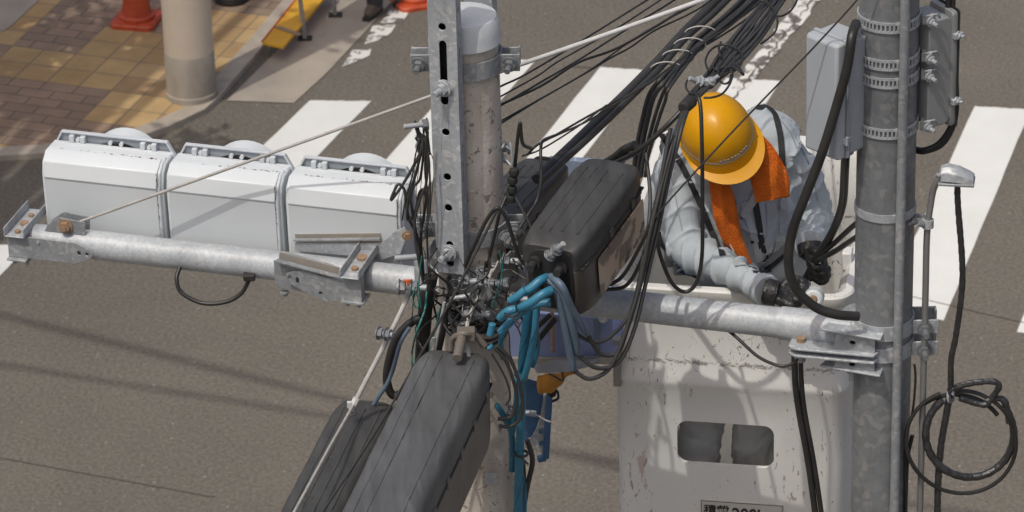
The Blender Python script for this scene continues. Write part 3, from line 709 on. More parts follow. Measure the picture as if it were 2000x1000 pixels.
# half-clamps round the pole with lugs on the right
for k, (py, lb) in enumerate(((652, 'upper wide steel clamp holding the arm to the steel pole'), (694, 'lower wide steel clamp holding the arm to the steel pole'))):
    zc = ring_z(py); tt = plain_band('pole_clamp', zc, .045, RS+.002, lb, thick=.005, group='wide clamps of the arm')
    q = P(1800, py-8, YS-.02)
    mb = MB(); mb.box((0, 0, 0), (.075, .006, .045), Matrix.Translation(V((SPX+RS+.035, YS-.045, zc)))); mb.build('lug', M['galv'], tt, bevel=.003)
    mb = MB(); mb.plate([(-.0375, .0), (.0375, 0), (.0375, -.03), (.0315, -.03), (.0315, -.006), (-.0375, -.006)], [], .045, Matrix.Translation(V((SPX+RS+.035, YS+.038, zc-.0225)))); mb.build('lug', M['galv_dark'], tt, bevel=.003)
    mb = MB(); mb.bolt(V((SPX+RS+.032, YS-.05, zc-.004)), (0, -1, -.05), .009, .045); mb.build('bolt', M['galv_pole'], tt)
# bracket and rod at the arm's far end
q = ap(128, 428, -.02)
tb = thing('rod_bracket', AF.at(q[0], 0, AR), 'small galvanised saddle bracket with a rusty bolt on the left arm end', 'bracket')
cx, cw = q[0], AR-.003
for v in (-.022, .016):
    mb = MB(AF.M); mb.plate([(cx-.07, cw), (cx+.06, cw), (cx+.062, cw+.042), (cx-.02, cw+.05), (cx-.06, cw+.02)], [], .005, Matrix(((1, 0, 0, 0), (0, 0, 1, v), (0, 1, 0, 0), (0, 0, 0, 1)))); mb.build('cheek', M['galv_dark'], tb, bevel=.001)
mb = MB(AF.M); mb.bolt((cx, -.022, cw+.024), (0, -1, 0), .009, .022); mb.build('bolt', M['rust'], tb)
p0 = AF.at(cx+.03, 0, cw+.028); pe = V((SPX-.03, YS+.05, P(1735, -112, YS).z))
pm = p0+(pe-p0)*.5
t = thing('stay_rod', p0, 'thin pale stay rod rising from the arm end behind the concrete pole', 'rod')
mb = MB(); mb.cyl(p0, p0+(pe-p0)*.535, .0048, seg=12); mb.build('rod', M['white_wire'], t)
mb = MB(); mb.tube(cr_([p0+(pe-p0)*.53, p0+(pe-p0)*.66-V((0, 0, .004)), p0+(pe-p0)*.8-V((0, 0, .004)), pe], 6), .0068, 12); mb.build('plastic_sleeve', M['white_sleeve'], t)

# end yoke of the signal (left) and its mate (right)
def yoke_left():
    a = ap(60, 470, -.06); u = -ALEN+.0
    t = thing('end_yoke', AF.at(u, 0, -.08), 'galvanised yoke with rusty bolts clamped on the far left arm end', 'bracket', 'yokes joining the traffic signal to the arm')
    uu0 = ap(15, 480, -.06)[0]; uu1 = ap(180, 480, -.06)[0]; wt = ap(60, 465, -.06)[2]; wb = ap(60, 506, -.06)[2]
    wm = (wt+wb)/2
    h1 = [(uu1-.045+.006*math.cos(a), wm+.002+.008*math.sin(a)) for a in (2*math.pi*k/12 for k in range(12))]
    h2 = [(uu1-.02+.006*math.cos(a), wm+.001+.006*math.sin(a)) for a in (2*math.pi*k/12 for k in range(12))]
    mb = MB(AF.M); mb.plate([(uu0, wb), (uu1-.06, wb-.0), (uu1-.012, wm-.016), (uu1, wm), (uu1-.012, wm+.016), (uu1-.055, wt), (uu0, wt)], [h1, h2], .005, Matrix(((1, 0, 0, 0), (0, 0, 1, -.058), (0, 1, 0, 0), (0, 0, 0, 1)))); mb.build('cheek_plate', M['galv_dark'], t, bevel=.001)
    mb = MB(AF.M); mb.bolt((uu0+.1, -.05, wt-.012), (0, -1, 0), .005, .012, nut=False); mb.build('rivet', M['galv'], t)
    # channel crossing over the tube, away from camera
    mb = MB(AF.M); cu_ = uu0+.03
    mb.box((cu_, .02, wt+.004), (.062, .19, .004)); mb.box((cu_-.031, .02, wt+.018), (.004, .19, .03)); mb.box((cu_+.031, .02, wt+.018), (.004, .19, .03)); mb.build('cross_channel', M['galv'], t, bevel=.0015)
    for v in (-.055, .0, .055):
        mb = MB(AF.M); mb.cyl((cu_, v+.01, wt+.006), (cu_, v+.01, wt+.014), .014 if v == 0 else .009, seg=16); mb.build('bolt', M['rust'], t)
    mb = MB(AF.M); mb.box((cu_, .02, wb-.004), (.062, .19, .005)); mb.bolt((cu_-.02, -.04, wb-.006), (0, 0, -1), .006, .025); mb.bolt((cu_+.02, -.04, wb-.006), (0, 0, -1), .006, .025); mb.build('lower_channel', M['galv_dark'], t, bevel=.001)
yoke_left()
def yoke_right():
    t = thing('arm_yoke', AF.at(ap(640, 540)[0], 0, -.09), 'large galvanised yoke with rust stained channels clamped mid arm', 'bracket', 'yokes joining the traffic signal to the arm')
    V_ = lambda v: Matrix(((1, 0, 0, 0), (0, 0, 1, v), (0, 1, 0, 0), (0, 0, 0, 1)))
    a = lambda px, py, v=-.075: (lambda q: (q[0], q[2]))(ap(px, py, v))
    cen = a(573, 545); h = []
    for (x, y, rx, ry) in ((567, 540, .006, .008), (582, 546, .006, .011), (627, 571, .006, .006)):
        c = a(x, y); h.append([(c[0]+rx*math.cos(k*.45), c[1]+ry*math.sin(k*.45)) for k in range(14)])
    mb = MB(AF.M); mb.plate([a(560, 533), a(570, 530), a(592, 527), a(645, 543), a(682, 542), a(684, 583), a(640, 588), a(600, 572), a(562, 548)], h, .005, V_(-.08)); mb.build('cheek_plate', M['galv_dark'], t, bevel=.001)
    mb = MB(AF.M); mb.plate([a(535, 508, -.06), a(692, 545, -.06), a(692, 590, -.06), a(640, 580, -.06), a(538, 558, -.06)], [], .004, V_(-.062)); mb.build('side_plate', M['galv_dark'], t)
    # sloping top channel (rust streaked)
    p1 = ap(545, 505, -.055); p2 = ap(690, 543, -.055)
    mb = MB(AF.M); mb.bar(p1, p2, .045, .004, up=(0, 1, 0)); mb.build('channel_bed', M['rust_channel'], t)
    mb = MB(AF.M)
    for dv in (-.024, .024): mb.bar(p1+V((0, dv, .006)), p2+V((0, dv, .006)), .004, .018, up=(0, 1, 0))
    mb.build('channel_side', M['galv_dark'], t)
    # far channel, behind the tube
    p1 = ap(578, 466, .075); p2 = ap(745, 464, .075)
    mb = MB(AF.M); mb.bar(p1, p2, .03, .004, up=(0, 1, 0)); mb.build('channel_bed', M['rust_channel'], t)
    mb = MB(AF.M)
    for dv in (-.017, .017): mb.bar(p1+V((0, dv, .004)), p2+V((0, dv, .004)), .004, .014, up=(0, 1, 0))
    mb.build('channel_side', M['galv_dark'], t)
    mb = MB(AF.M); mb.plate([a(576, 474, .06), a(745, 474, .06), a(765, 455, .06), a(790, 443, .06), a(797, 455, .06), a(783, 495, .06), a(745, 508, .06), a(690, 500, .06), a(576, 490, .06)], [], .004, V_(.058)); mb.build('side_plate', M['galv'], t, bevel=.001)
    mb = MB(AF.M); mb.bolt(ap(795, 460, .05), (.5, -1, 0), .006, .012); mb.build('bolt', M['rust'], t)
    # cross channel over the tube
    wt = AR+.008; cu_ = ap(708, 515, 0)[0]
    mb = MB(AF.M); mb.box((cu_, 0, wt), (.056, .25, .004)); mb.box((cu_-.028, 0, wt+.012), (.004, .25, .028)); mb.box((cu_+.028, 0, wt+.012), (.004, .25, .028)); mb.build('cross_channel', M['galv'], t, bevel=.0015)
    for v in (-.07, .0, .075):
        mb = MB(AF.M); mb.cyl((cu_, v, wt+.002), (cu_, v, wt+.011), .016 if v == 0 else .011, seg=16); mb.build('bolt', M['rust'], t)
    mb = MB(AF.M); mb.box((cu_, -.1, wt-.045), (.056, .005, .085)); mb.box((cu_-.026, -.085, wt-.045), (.004, .03, .085)); mb.box((cu_+.026, -.085, wt-.045), (.004, .03, .085)); mb.build('drop_leg', M['galv_dark'], t)
    mb = MB(AF.M); mb.box((cu_, -.075, wt-.09), (.07, .07, .005)); mb.bolt((cu_+.015, -.09, wt-.092), (0, 0, -1), .005, .018); mb.bolt((cu_-.02, -.09, wt-.092), (0, 0, -1), .005, .018); mb.build('lower_channel', M['galv_dark'], t)
    mb = MB(AF.M); mb.bolt(ap(556, 570, -.05), (0, 0, -1), .005, .014); mb.build('bolt', M['galv_dark'], t)
yoke_right()

# ================================================================== TRAFFIC SIGNAL (seen from behind)
vb = AR+.03          # plane of its back faces
zTop = AF.pick(200, 321, vb)[1]; zBot = AF.pick(200, 505, vb)[1]; 
ts = thing('traffic_signal', AF.at(AF.pick(430, 500, vb)[0], vb, zBot), 'white three-lamp traffic signal seen from behind under the arm tube', 'traffic signal')
for i, (x0, x1, yb) in enumerate(((81, 319, 0), (321, 551, 0), (545, 786, 0))):
    ul = AF.pick(x0, 400, vb)[0]; ur = AF.pick(x1, 400, vb)[0]
    if i == 2: ul += .012
    if i == 1: ur -= .004
    zT, zB = zTop, zBot; zm = zT-.062
    def ring(inset, v, topcut=.05, ins2=None):
        a, b, c, d = ul+inset, ur-inset, zB+inset, zT-inset*.6+.0
        return [V((a, v, c+.02)), V((a+.02, v, c)), V((b-.02, v, c)), V((b, v, c+.02)), V((b, v, d-topcut)), V((b-topcut*.55, v, d)), V((a+topcut*.55, v, d)), V((a, v, d-topcut))]
    D = .115
    def slab_(u0, u1, prof, bev=.0):
        # side profile (v, w) swept along u, ends slightly drafted
        m_ = MB(AF.M); m_.rings([[V((u0, v, w_)) for v, w_ in prof], [V((u1, v, w_)) for v, w_ in prof]]); return m_
    # body shell behind the rim
    h0 = slab_(ul+.003, ur-.003, [(vb+D, zT+.002), (vb+.052, zT+.002), (vb+.022, zT-.022), (vb+.012, zm), (vb+.018, zB+.02), (vb+.04, zB), (vb+D, zB)]).build('lamp_housing', M['white_paint'], ts, bevel=.007)
    slab_(ul+.009, ur-.009, [(vb+.08, zT+.006), (vb+.048, zT+.005), (vb+.014, zT-.018), (vb+.002, zm), (vb+.008, zB+.022), (vb+.034, zB+.004), (vb+.08, zB+.004)]).build('side_rib', M['white_paint'], h0, bevel=.004)
    slab_(ul+.017, ur-.017, [(vb+.06, zT+.009), (vb+.046, zT+.008), (vb+.008, zT-.014), (vb-.006, zm), (vb-.002, zm-.004), (vb+.008, zB+.024), (vb+.03, zB+.01), (vb+.06, zB+.01)]).build('back_cover', M['white_paint'], h0, bevel=.004)
    # grime in the joints
    mb = MB(AF.M)
    rg4 = random.Random(40+i)
    for k in range(22):
        w_ = rg4.uniform(zB+.05, zT-.02) if k > 8 else rg4.uniform(zm, zT-.01); u = ur-.0168+rg4.uniform(-.0008, .0008); q_ = rg4.uniform(.001, .004)
        mb.box((u, vb+.001+.0*k, w_), (.0012, .004, q_))
    mb.build('joint_grime', M['dirt'], h0)
    # rim flange
    mb = MB(AF.M); r1_ = ring(-.001, vb+D+.0, .012); r2_ = ring(-.001, vb+D+.014, .012); mb.rings([r1_, r2_]); mb.build('rim', M['white_paint2'], h0, bevel=.003)
    # hinge rail standing on top front edge
    zr = zT+.002; L = ur-ul
    mb = MB(AF.M); mb.plate([(ul+.0, zr-.028), (ul+.03, zr+.024), (ur-.03, zr+.024), (ur-.0, zr-.028)], [], .006, Matrix(((1, 0, 0, 0), (0, 0, 1, vb+D+.02), (0, 1, 0, 0), (0, 0, 0, 1)))); mb.build('hinge_rail', M['hinge_grey'], h0, bevel=.001)
    mb = MB(AF.M); mb.plate([(ul-.004, zr-.028), (ul+.027, zr+.029), (ur-.027, zr+.029), (ur+.004, zr-.028), (ur-.004, zr-.028), (ur-.031, zr+.0235), (ul+.031, zr+.0235), (ul+.004, zr-.028)], [], .014, Matrix(((1, 0, 0, 0), (0, 0, 1, vb+D+.013), (0, 1, 0, 0), (0, 0, 0, 1)))); mb.build('rail_edge', M['white_paint2'], h0, bevel=.001)
    for f in (.16, .25, .74, .83):
        mb = MB(AF.M); mb.box((ul+L*f, vb+D+.012, zr+.006), (.016, .02, .03)); mb.build('hinge', M['white_paint2'], h0, bevel=.002)
    for f in (.205, .47, .56, .785):
        mb = MB(AF.M); mb.cyl((ul+L*f, vb+D+.02, zr+.006), (ul+L*f, vb+D+.008, zr+.006), .0065, seg=12); mb.build('screw', M['white_paint'], h0)
    # visor in front
    uc = ul+L*.52; vc = vb+D+.026; rings = []
    rad = .12; zc = zT-.12+.016
    mb = MB(AF.M)
    for v, rr in ((0, rad), (.05, rad), (.085, rad*1.0)):
        rings.append([V((uc+rr*math.cos(R(a)), vc+v, zc+rr*math.sin(R(a)))) for a in range(-20, 201, 10)] + [V((uc+(rr-.003)*math.cos(R(a)), vc+v, zc+(rr-.003)*math.sin(R(a)))) for a in range(200, -21, -10)])
    mb.rings(rings); mb.build('visor', M['white_paint'], h0)
    mb = MB(AF.M); mb.cyl((uc, vc-.006, zc), (uc, vc+.02, zc), .115, seg=40); mb.build('lens', M['dark'], h0)
    # underside seam strip
    mb = MB(AF.M); mb.box(((ul+ur)/2+.01, vb+.06, zB-.004), (L*.8, .05, .006)); mb.build('bottom_latch', M['white_paint2'], h0, bevel=.001)
    # dirt along the top seam
    mb = MB(AF.M); rg2 = random.Random(i)
    for k in range(26):
        f = rg2.uniform(.3, .93) if rg2.random() < .85 else rg2.uniform(.1, .3)
        s_ = rg2.uniform(.001, .0035); 
        mb.add([(ul+L*f+a*s_*1.8, vb+.056+b*s_+.003*math.sin(k), zT+.0092) for a, b in ((-1, 0), (0, -1), (1, 0), (.3, 1))], [(0, 1, 2, 3)])
    mb.build('dirt_specks', M['rust'], h0)
t = thing('signal_lead', AF.at(*ap(490, 540, 0)), 'black lead looping under the arm from the traffic signal', 'cable')
tubeobj('sheath', [P(352, 520, 10.85), P(345, 545, 10.82), P(355, 572, 10.8), P(395, 592, 10.78), P(440, 590, 10.77), P(470, 574, 10.77), P(486, 548, 10.77)], .0065, 'black_cable', parent=t, seg=12)
mb = MB(); q = P(487, 540, 10.77); mb.box(q, (.036, .03, .02)); mb.build('plug', M['dark'], t, bevel=.004)

# ================================================================== CONCRETE POLE
YC = 10.42; cpx = P(909, 100, YC).x
zcap = P(909, 108, YC-.1).z
def cr_at(z): return .0935+(zcap-z)/150
cb = V((cpx, YC, 0))
t = thing('utility_pole', cb, 'weathered concrete utility pole with grey cap in the middle of the wires', 'pole')
mb = MB(); mb.lathe([(cr_at(0), 0), (cr_at(4), 4), (cr_at(8), 8), (cr_at(zcap), zcap+.01)], cb, 56); mb.build('shaft', M['concrete'], t)
rc = cr_at(zcap)+.006
mb = MB(); mb.lathe([(rc, zcap-.0), (rc+.004, zcap+.004), (rc+.001, zcap+.03), (rc-.003, zcap+.066), (rc-.010, zcap+.078), (rc-.03, zcap+.086), (.03, zcap+.091), (.004, zcap+.092)], cb, 56); mb.build('cap', M['cap'], t)

def pole_clamp(zc, h, label, lugs=True, yaw=0, group='steel clamps round the concrete pole'):
    r = cr_at(zc)+.003
    t = thing('pole_clamp', V((cpx, YC, zc-h/2)), label, 'clamp', group); T = Matrix.Translation((cpx, YC, zc)) @ Matrix.Rotation(yaw, 4, 'Z')
    mb = MB(T); rings = []
    for j in range(56):
        a = 2*math.pi*j/56; c, s_ = math.cos(a), math.sin(a)
        rings.append([V((q*c, q*s_, z)) for q, z in ((r, -h/2), (r+.007, -h/2), (r+.007, h/2), (r, h/2))])
    mb.rings(rings, closed=True); mb.build('band', M['galv_dark'], t)
    for s_ in (-1, 1):
        for y, yy in ((-.03, .012), (.018, .012)):
            mb = MB(T); mb.rings([[V((s_*(r+a), y+b, z)) for a, b in ((-.004, -.003), (.056, -.003), (.056, yy), (.050, yy), (.050, .003), (-.004, .003))] for z in (-h/2, h/2)]); mb.build('lug', M['galv_dark'], t, bevel=.002)
        mb = MB(T); mb.bolt((s_*(r+.03), -.034, -.002), (-.25, -1, -.25), .009, .038); mb.build('bolt', M['galv_pole'], t)
    return t
pole_clamp(P(909, 143, YC-.1).z, .052, 'topmost steel clamp just under the pole cap, with lugs on both sides', yaw=R(-3))
pole_clamp(P(909, 470, YC-.1).z, .048, 'steel clamp round the concrete pole level with the end of the box closure', yaw=R(-3))
# flat straps lower down
for py, lb in ((525, 'looped flat steel strap round the concrete pole under the steel channel'),):
    zc = P(909, py, YC-.1).z
    t = thing('strap', V((cpx, YC, zc)), lb, 'strap'); mb = MB(); rings = []
    for j in range(56):
        a = 2*math.pi*j/56; c, s_ = math.cos(a), math.sin(a); r = cr_at(zc)+.022
        rings.append([V((cpx+q*c, YC+q*s_, zc+z)) for q, z in ((r, -.016), (r+.003, -.016), (r+.003, .016), (r, .016))])
    mb.rings(rings, closed=True); mb.build('band', M['galv_dark'], t)
    mb = MB(); mb.bolt(V((cpx+cr_at(zc)+.03, YC-.06, zc)), (1, -.2, 0), .009, .08); mb.build('bolt', M['galv'], t)

# perforated channel, front left
chF = Frame(P(872, 300, YC-.15), R(17))
V_ = lambda v: Matrix(((1, 0, 0, 0), (0, 0, 1, v), (0, 1, 0, 0), (0, 0, 0, 1)))
def chz(py): return chF.pick(868, py, 0)[1]
def channel(F, zt, zb, label, name='steel_channel', holes=True):
    t = thing(name, F.at(0, 0, zb), label, 'channel'); hw = .041; hl = []
    circ = lambda z, r=.011: [(r*math.cos(a), z+r*math.sin(a)) for a in (2*math.pi*k/16 for k in range(16))]
    def slot(z0, z1, r=.0105):
        return [(r*math.cos(R(a)), z1-r+r*math.sin(R(a))) for a in range(0, 181, 20)]+[(r*math.cos(R(a)), z0+r+r*math.sin(R(a))) for a in range(180, 361, 20)]
    if holes:
        for py in (-40, 53, 258, 345, 405): hl.append(circ(chz(py)))
        hl.append(slot(chz(205), chz(80))); hl.append(slot(chz(520), chz(470)))
    mb = MB(F.M); mb.plate([(-hw, zb), (hw, zb), (hw, zt), (-hw, zt)], hl, .0045, V_(0)); mb.build('face_plate', M['galv'], t, bevel=.0008)
    hl = []
    if holes:
        k = 0; py = -20
        while py < 520:
            z = chz(py)
            if k % 4 == 3: hl.append([(.022+.0045*math.cos(R(a)), z-.035+.0045*math.sin(R(a))) for a in range(180, 361, 30)]+[(.022+.0045*math.cos(R(a)), z+.025+.0045*math.sin(R(a))) for a in range(0, 181, 30)]); py += 85
            else: hl.append([(.022+.0055*math.cos(a), z+.009*math.sin(a)) for a in (2*math.pi*j/12 for j in range(12))]); py += 45
            k += 1
    U_ = lambda u: Matrix(((0, 0, 1, u), (1, 0, 0, 0), (0, 1, 0, 0), (0, 0, 0, 1)))
    mb = MB(F.M); mb.plate([(0.0046, zb), (.045, zb), (.045, zt), (.0046, zt)], hl, .0045, U_(hw-.0045)); mb.build('side_flange', M['galv'], t)
    mb = MB(F.M); mb.plate([(0.0046, zb), (.045, zb), (.045, zt), (.0046, zt)], [], .0045, U_(-hw)); mb.build('side_flange', M['galv'], t)
    mb = MB(F.M); mb.box((0, .046, (zt+zb)/2), (.07, .002, (zt-zb))); mb.build('hollow_shade', M['dark'], t)  # dark sheet stands in for the shaded hollow of the channel
    return t
t = channel(chF, chz(-140), chz(533), 'tall galvanised channel full of holes bolted to the front of the concrete pole')
for py in (172, 492):
    mb = MB(chF.M); z = chz(py); mb.cyl((0, 0, z), (0, -.003, z), .026, seg=24); mb.bolt((0, -.003, z), (-.35, -1, -.1), .0095, .045); mb.build('bolt', M['galv'], t, bevel=.0008)
bF = Frame(P(935, 40, YC+.14), R(17))
channel(bF, chz(-140), P(935, 70, YC+.14).z-bF.o.z, 'short end of a second galvanised channel behind the pole cap', holes=False)

# ================================================================== SPLICE CLOSURES
def closure(far, phi, L, W, H, label, top='closure', low='closure_low', slope=0, side='closure_low', extra=None, plain=False, rings_=False, ex=.42, lowd=.12, wr=1):
    F = Frame(far, phi); F.M = F.M @ Matrix.Rotation(slope, 4, 'X')
    t = thing('splice_closure', F.M @ V((0, -L/2, -H/2)), label, 'splice closure')
    def prof(k, v, upper=True, ky=1):
        a = W/2*k; pts = []
        if upper:
            n = 40
            for i in range(n+1):
                an = math.pi*i/n; c, s_ = math.cos(an), math.sin(an); e = ex
                x = a*math.copysign(abs(c)**e, c); z = H*.42*ky*(abs(s_)**(ex*1.15)); q_ = noise.noise(V((x*6, v*3, L*7))); pk = 1-abs(math.sin(v*17+abs(x)*26+q_*5)); z += wr*(pk**3*.003+.0025*noise.noise(V((x*14, v*9, L*5))))*(s_ > .2)
                pts.append(V((x, v, z)))
            pts += [V((-a, v, -.012)), V((a, v, -.012))]
        else:
            b = a*.99
            pts = [V((b, v, -.015)), V((b*.99, v, -(lowd-.02)*ky)), V((b*.93, v, -lowd*ky)), V((-b*.93, v, -lowd*ky)), V((-b*.99, v, -(lowd-.02)*ky)), V((-b, v, -.015))]
        return pts
    ks = [(-L, .80, .80), (-L+.012, .90, .88), (-L+.05, .97, .95), (-L+.09, 1, 1)]
    n = int(L*90)
    for i in range(1, n): ks.append((-L+.09+(L-.18)*i/n, 1, 1))
    ks += [(-.09, 1, 1), (-.05, .97, .95), (-.012, .90, .88), (0, .80, .80)]
    mb = MB(F.M); mb.rings([prof(k, v, True, ky) for v, k, ky in ks]); mb.build('upper_shell', M[top], t, angle=30)
    mb = MB(F.M); mb.rings([prof(k, v, False, ky) for v, k, ky in ks]); lo = mb.build('lower_shell', M[low], t, bevel=.004)
    # dark seam
    mb = MB(F.M); mb.box((0, -L/2, -.0135), (W*.99, L*.96, .006)); mb.build('seam', M['seam'], t)
    # moulded centre line with faint ring marks
    def top_z(x, v):
        a2 = W/2; c = (abs(x)/a2)**(1/ex); s_ = math.sqrt(max(0, 1-c*c)); z = H*.42*(s_**(ex*1.15)); q_ = noise.noise(V((x*6, v*3, L*7)))
        pk = 1-abs(math.sin(v*17+abs(x)*26+q_*5)); return z+wr*(pk**3*.003+.0025*noise.noise(V((x*14, v*9, L*5))))
    for x in (-W*.30, W*.30) if W > .19 else (-W*.28, W*.05, W*.3):
        pts = [V((x, v, top_z(x, v)-.0016)) for v in [-.07-(L-.14)*i/60 for i in range(61)]]
        mb = MB(F.M); mb.tube(pts, .0042, 8); mb.build('rib', M[top], t, angle=60)
    for i in range(int(L/.16)):
        v = -.1-.16*i; mb = MB(F.M); mb.box((W/2+.0015, v, -.014), (.006, .022, .03)); mb.build('latch', M[low], t, bevel=.0015)
    mb = MB(F.M); mb.box((0, -L/2, -.013), (W*1.03, L*.86, .009)); mb.build('flange', M['seam'], t, bevel=.002)
    if not plain:
        mb = MB(F.M); mb.tube(cr_([V((-W*.13, v, top_z(-W*.13, v)+.0002)) for v in [-.06-(L-.12)*i/40 for i in range(41)]], 1), .0016, 6); mb.build('centre_line', M['closure_low'], t)
        if rings_:
            for i in range(3):
                v = -.1-.24*i; mb = MB(F.M); mb.lathe([(.013, 0), (.016, .0015), (.013, .003), (.011, .0)], (-W*.13, v, H*.42-.001), 20, cap=False); mb.build('ring_mark', M['closure_low'], t)
    # end plates with ports
    for v, s_ in ((0, 1), (-L, -1)):
        mb = MB(F.M); mb.plate([(W*.36*math.copysign(abs(math.cos(a))**.6, math.cos(a)), -(lowd-.08)/2+(lowd+.08)*.36*math.copysign(abs(math.sin(a))**.6, math.sin(a))) for a in (2*math.pi*k/28 for k in range(28))], [], .006,
                               Matrix(((1, 0, 0, 0), (0, 0, 1, v-.003+s_*.002), (0, 1, 0, 0), (0, 0, 0, 1)))); mb.build('end_plate', M['seam'], t, bevel=.002)
        for j in range(4):
            x = (-.22+.42*(j % 2))*W; z = .0-.09*(j//2)
            mb = MB(F.M); mb.cyl((x, v, z), (x, v+s_*.02, z), .019, seg=18); mb.cyl((x, v+s_*.02, z), (x, v+s_*.045, z), .012, seg=14); mb.build('port', M['dark'], t)
    return t, F
cFar = P(1210, 402, 10.62)
ca, FA = closure(P(1200, 345, 10.50), R(24.5), .47, .19, .15, 'black splice closure with peeling brown film, beside the worker at the right of the pole', ex=.3, lowd=.185, slope=.11)
# peeling film on its camera-facing side
mb = MB(FA.M); a_ = .20/2+.0008
mb.add([(a_, -.30, -.028), (a_, -.03, -.028), (a_, -.03, -.075), (a_, -.30, -.075)], [(0, 1, 2, 3)]); mb.add([(a_-.002+.002, -.30, -.028), (a_, -.03, -.028), (a_-.002, -.03, .05), (a_-.002, -.3, .05)], [])
fo = MB(FA.M); fo.box((a_-.0012, -.20, -.098), (.003, .33, .125)); fo.build('peeling_film', M['camo'], ca)
cbk, FB = closure(P(1070, 338, 10.93), R(24.5), .40, .16, .12, 'plain black box closure half hidden behind the pole at its right', low='closure_low', ex=.2, wr=.15)
cc, FC = closure(P(893, 728, 10.12), R(13), 1.05, .215, .20, 'largest grey splice closure, in the foreground under the pole hardware', top='closure_grey', low='closure_brown', ex=.38, lowd=.20)
cdd, FD = closure(P(720, 815, 10.25), R(13), .95, .185, .16, 'darker splice closure at the lower left, behind the largest one', top='closure', low='closure_low', rings_=True)

# ================================================================== OVERHEAD LINES
def along(pts, ext=None):  # horizontal direction through z of the first point
    return [P(*pts[0])] + [Z(x, y, P(*pts[0]).z+ (q[0] if q else 0)) for x, y, *q in pts[1:]]
Gt = 'thin black drop wires fanning out from the concrete pole'
thin = [([(975, 170, 10.5), (1050, 132), (1264, 0), (1420, -100)], .0030),
        ([(975, 190, 10.5), (1050, 148), (1092, 119), (1197, 60), (1290, 0), (1440, -100)], .0026),
        ([(975, 208, 10.5), (1050, 164), (1140, 111), (1248, 42), (1317, 0), (1460, -100)], .0030),
        ([(975, 206, 10.5), (1060, 166), (1130, 122), (1218, 88), (1362, 0), (1500, -100)], .0038),
        ([(975, 243, 10.5), (1050, 197), (1152, 138), (1191, 114), (1232, 92), (1278, 60), (1345, 28), (1389, 0), (1520, -100)], .0028),
        ([(975, 238, 10.5), (1050, 196), (1150, 138), (1257, 64), (1374, 0), (1500, -80)], .0024)]
for k, (q, r) in enumerate(thin):
    tubeobj('drop_wire', along(q), r, 'black_cable', ('highest straight black wire fanning out from the pole, reaching the top edge first', 'kinked black wire just under the highest one in the fan', 'third black wire of the fan, crossing the pale stay rod midway',
            'thickest black wire of the fan, running just under the stay rod', 'lowest black wire of the fan, bent several times', 'thin straight black wire along the lowest kinked one')[k], 'wire', Gt, seg=6)
# main bundle
yB = 10.72
G1 = 'black cables of the thick lashed bundle above the crossing'
zb_ = P(1086, 322, yB).z
def B(x, y, dz=0): return Z(x, y, zb_+dz)
main = [(-3, .0155, 0), (9, .0105, .006), (18, .0065, .012), (23, .006, .0), (28, .0058, .008), (34, .0055, .003), (31, .005, .016), (38, .0045, .0)]
branch = [[(1313, 132), (1292, 152), (1269, 182), (1256, 225), (1246, 270), (1240, 310), (1236, 350)], [(1318, 136), (1300, 158), (1276, 188), (1264, 230), (1254, 275), (1248, 315), (1244, 350)],
          [(1322, 140), (1306, 162), (1292, 190), (1280, 225), (1268, 268), (1258, 305), (1252, 345)], [(1326, 143), (1310, 168), (1300, 195), (1287, 232), (1275, 272), (1266, 305), (1260, 345)]]
for k, (o_, r, dz) in enumerate(main):
    rg3 = random.Random(k)
    if k < 2:
        pts = [B(1080-30+o_*.55, 352+o_*.55, dz)]; base = [(1086, 316), (1160, 248), (1232, 178), (1290, 118), (1332, 72), (1386, 18), (1440, -34), (1560, -150)]
    else:
        br_ = branch[(k-2) % 4]; y00 = B(*br_[0]).y; dx = 4*((k-2)//4)
        pts = [P(x+dx, y, y00-.02*(len(br_)-i)+.03*((k-2)//4)) for i, (x, y) in list(enumerate(br_))[:0:-1]]
        base = [(1332, 83), (1345, 69), (1398, 16), (1452, -34), (1575, -150)]; base = base[1:] if k % 2 else [(1320, 98)]+base[1:]
    for (x, y) in base:
        w_ = 1 if y > 60 else 1.25
        pts.append(B(x+o_*.75*w_+rg3.uniform(-1.5, 1.5), y+o_*.6*w_+rg3.uniform(-1.5, 1.5), dz))
    tubeobj('aerial_cable', pts, r, 'grey_cable', ('thickest smooth cable of the lashed bundle, on its upper edge', 'second thick cable of the lashed bundle, just under the thickest')[k] if k < 2 else 'black cable of the lashed bundle that turns down behind the nearer closure', 'cable', G1, seg=10)
# lashing turns
for k, (x, y) in enumerate(((1360, 62), (1339, 85), (1316, 108), (1293, 132))):
    pts = []; c = B(x+8, y+4, .004)
    dirv = (B(1386, 18)-B(1232, 178)).normalized(); side = dirv.cross(V((0, 0, 1))).normalized(); upv = side.cross(dirv)
    for a in range(0, 361, 18): pts.append(c + side*(.045*math.cos(R(a))) + upv*(.026*math.sin(R(a))) + dirv*(.02*math.cos(R(a))))
    tubeobj('lashing_wire', pts, .0022, 'white_wire', ('uppermost', 'second', 'third', 'lowest')[k]+' pale lashing wire turn round the thick cable bundle', 'wire', 'lashing wire turns round the thick bundle', smooth=False, seg=6)
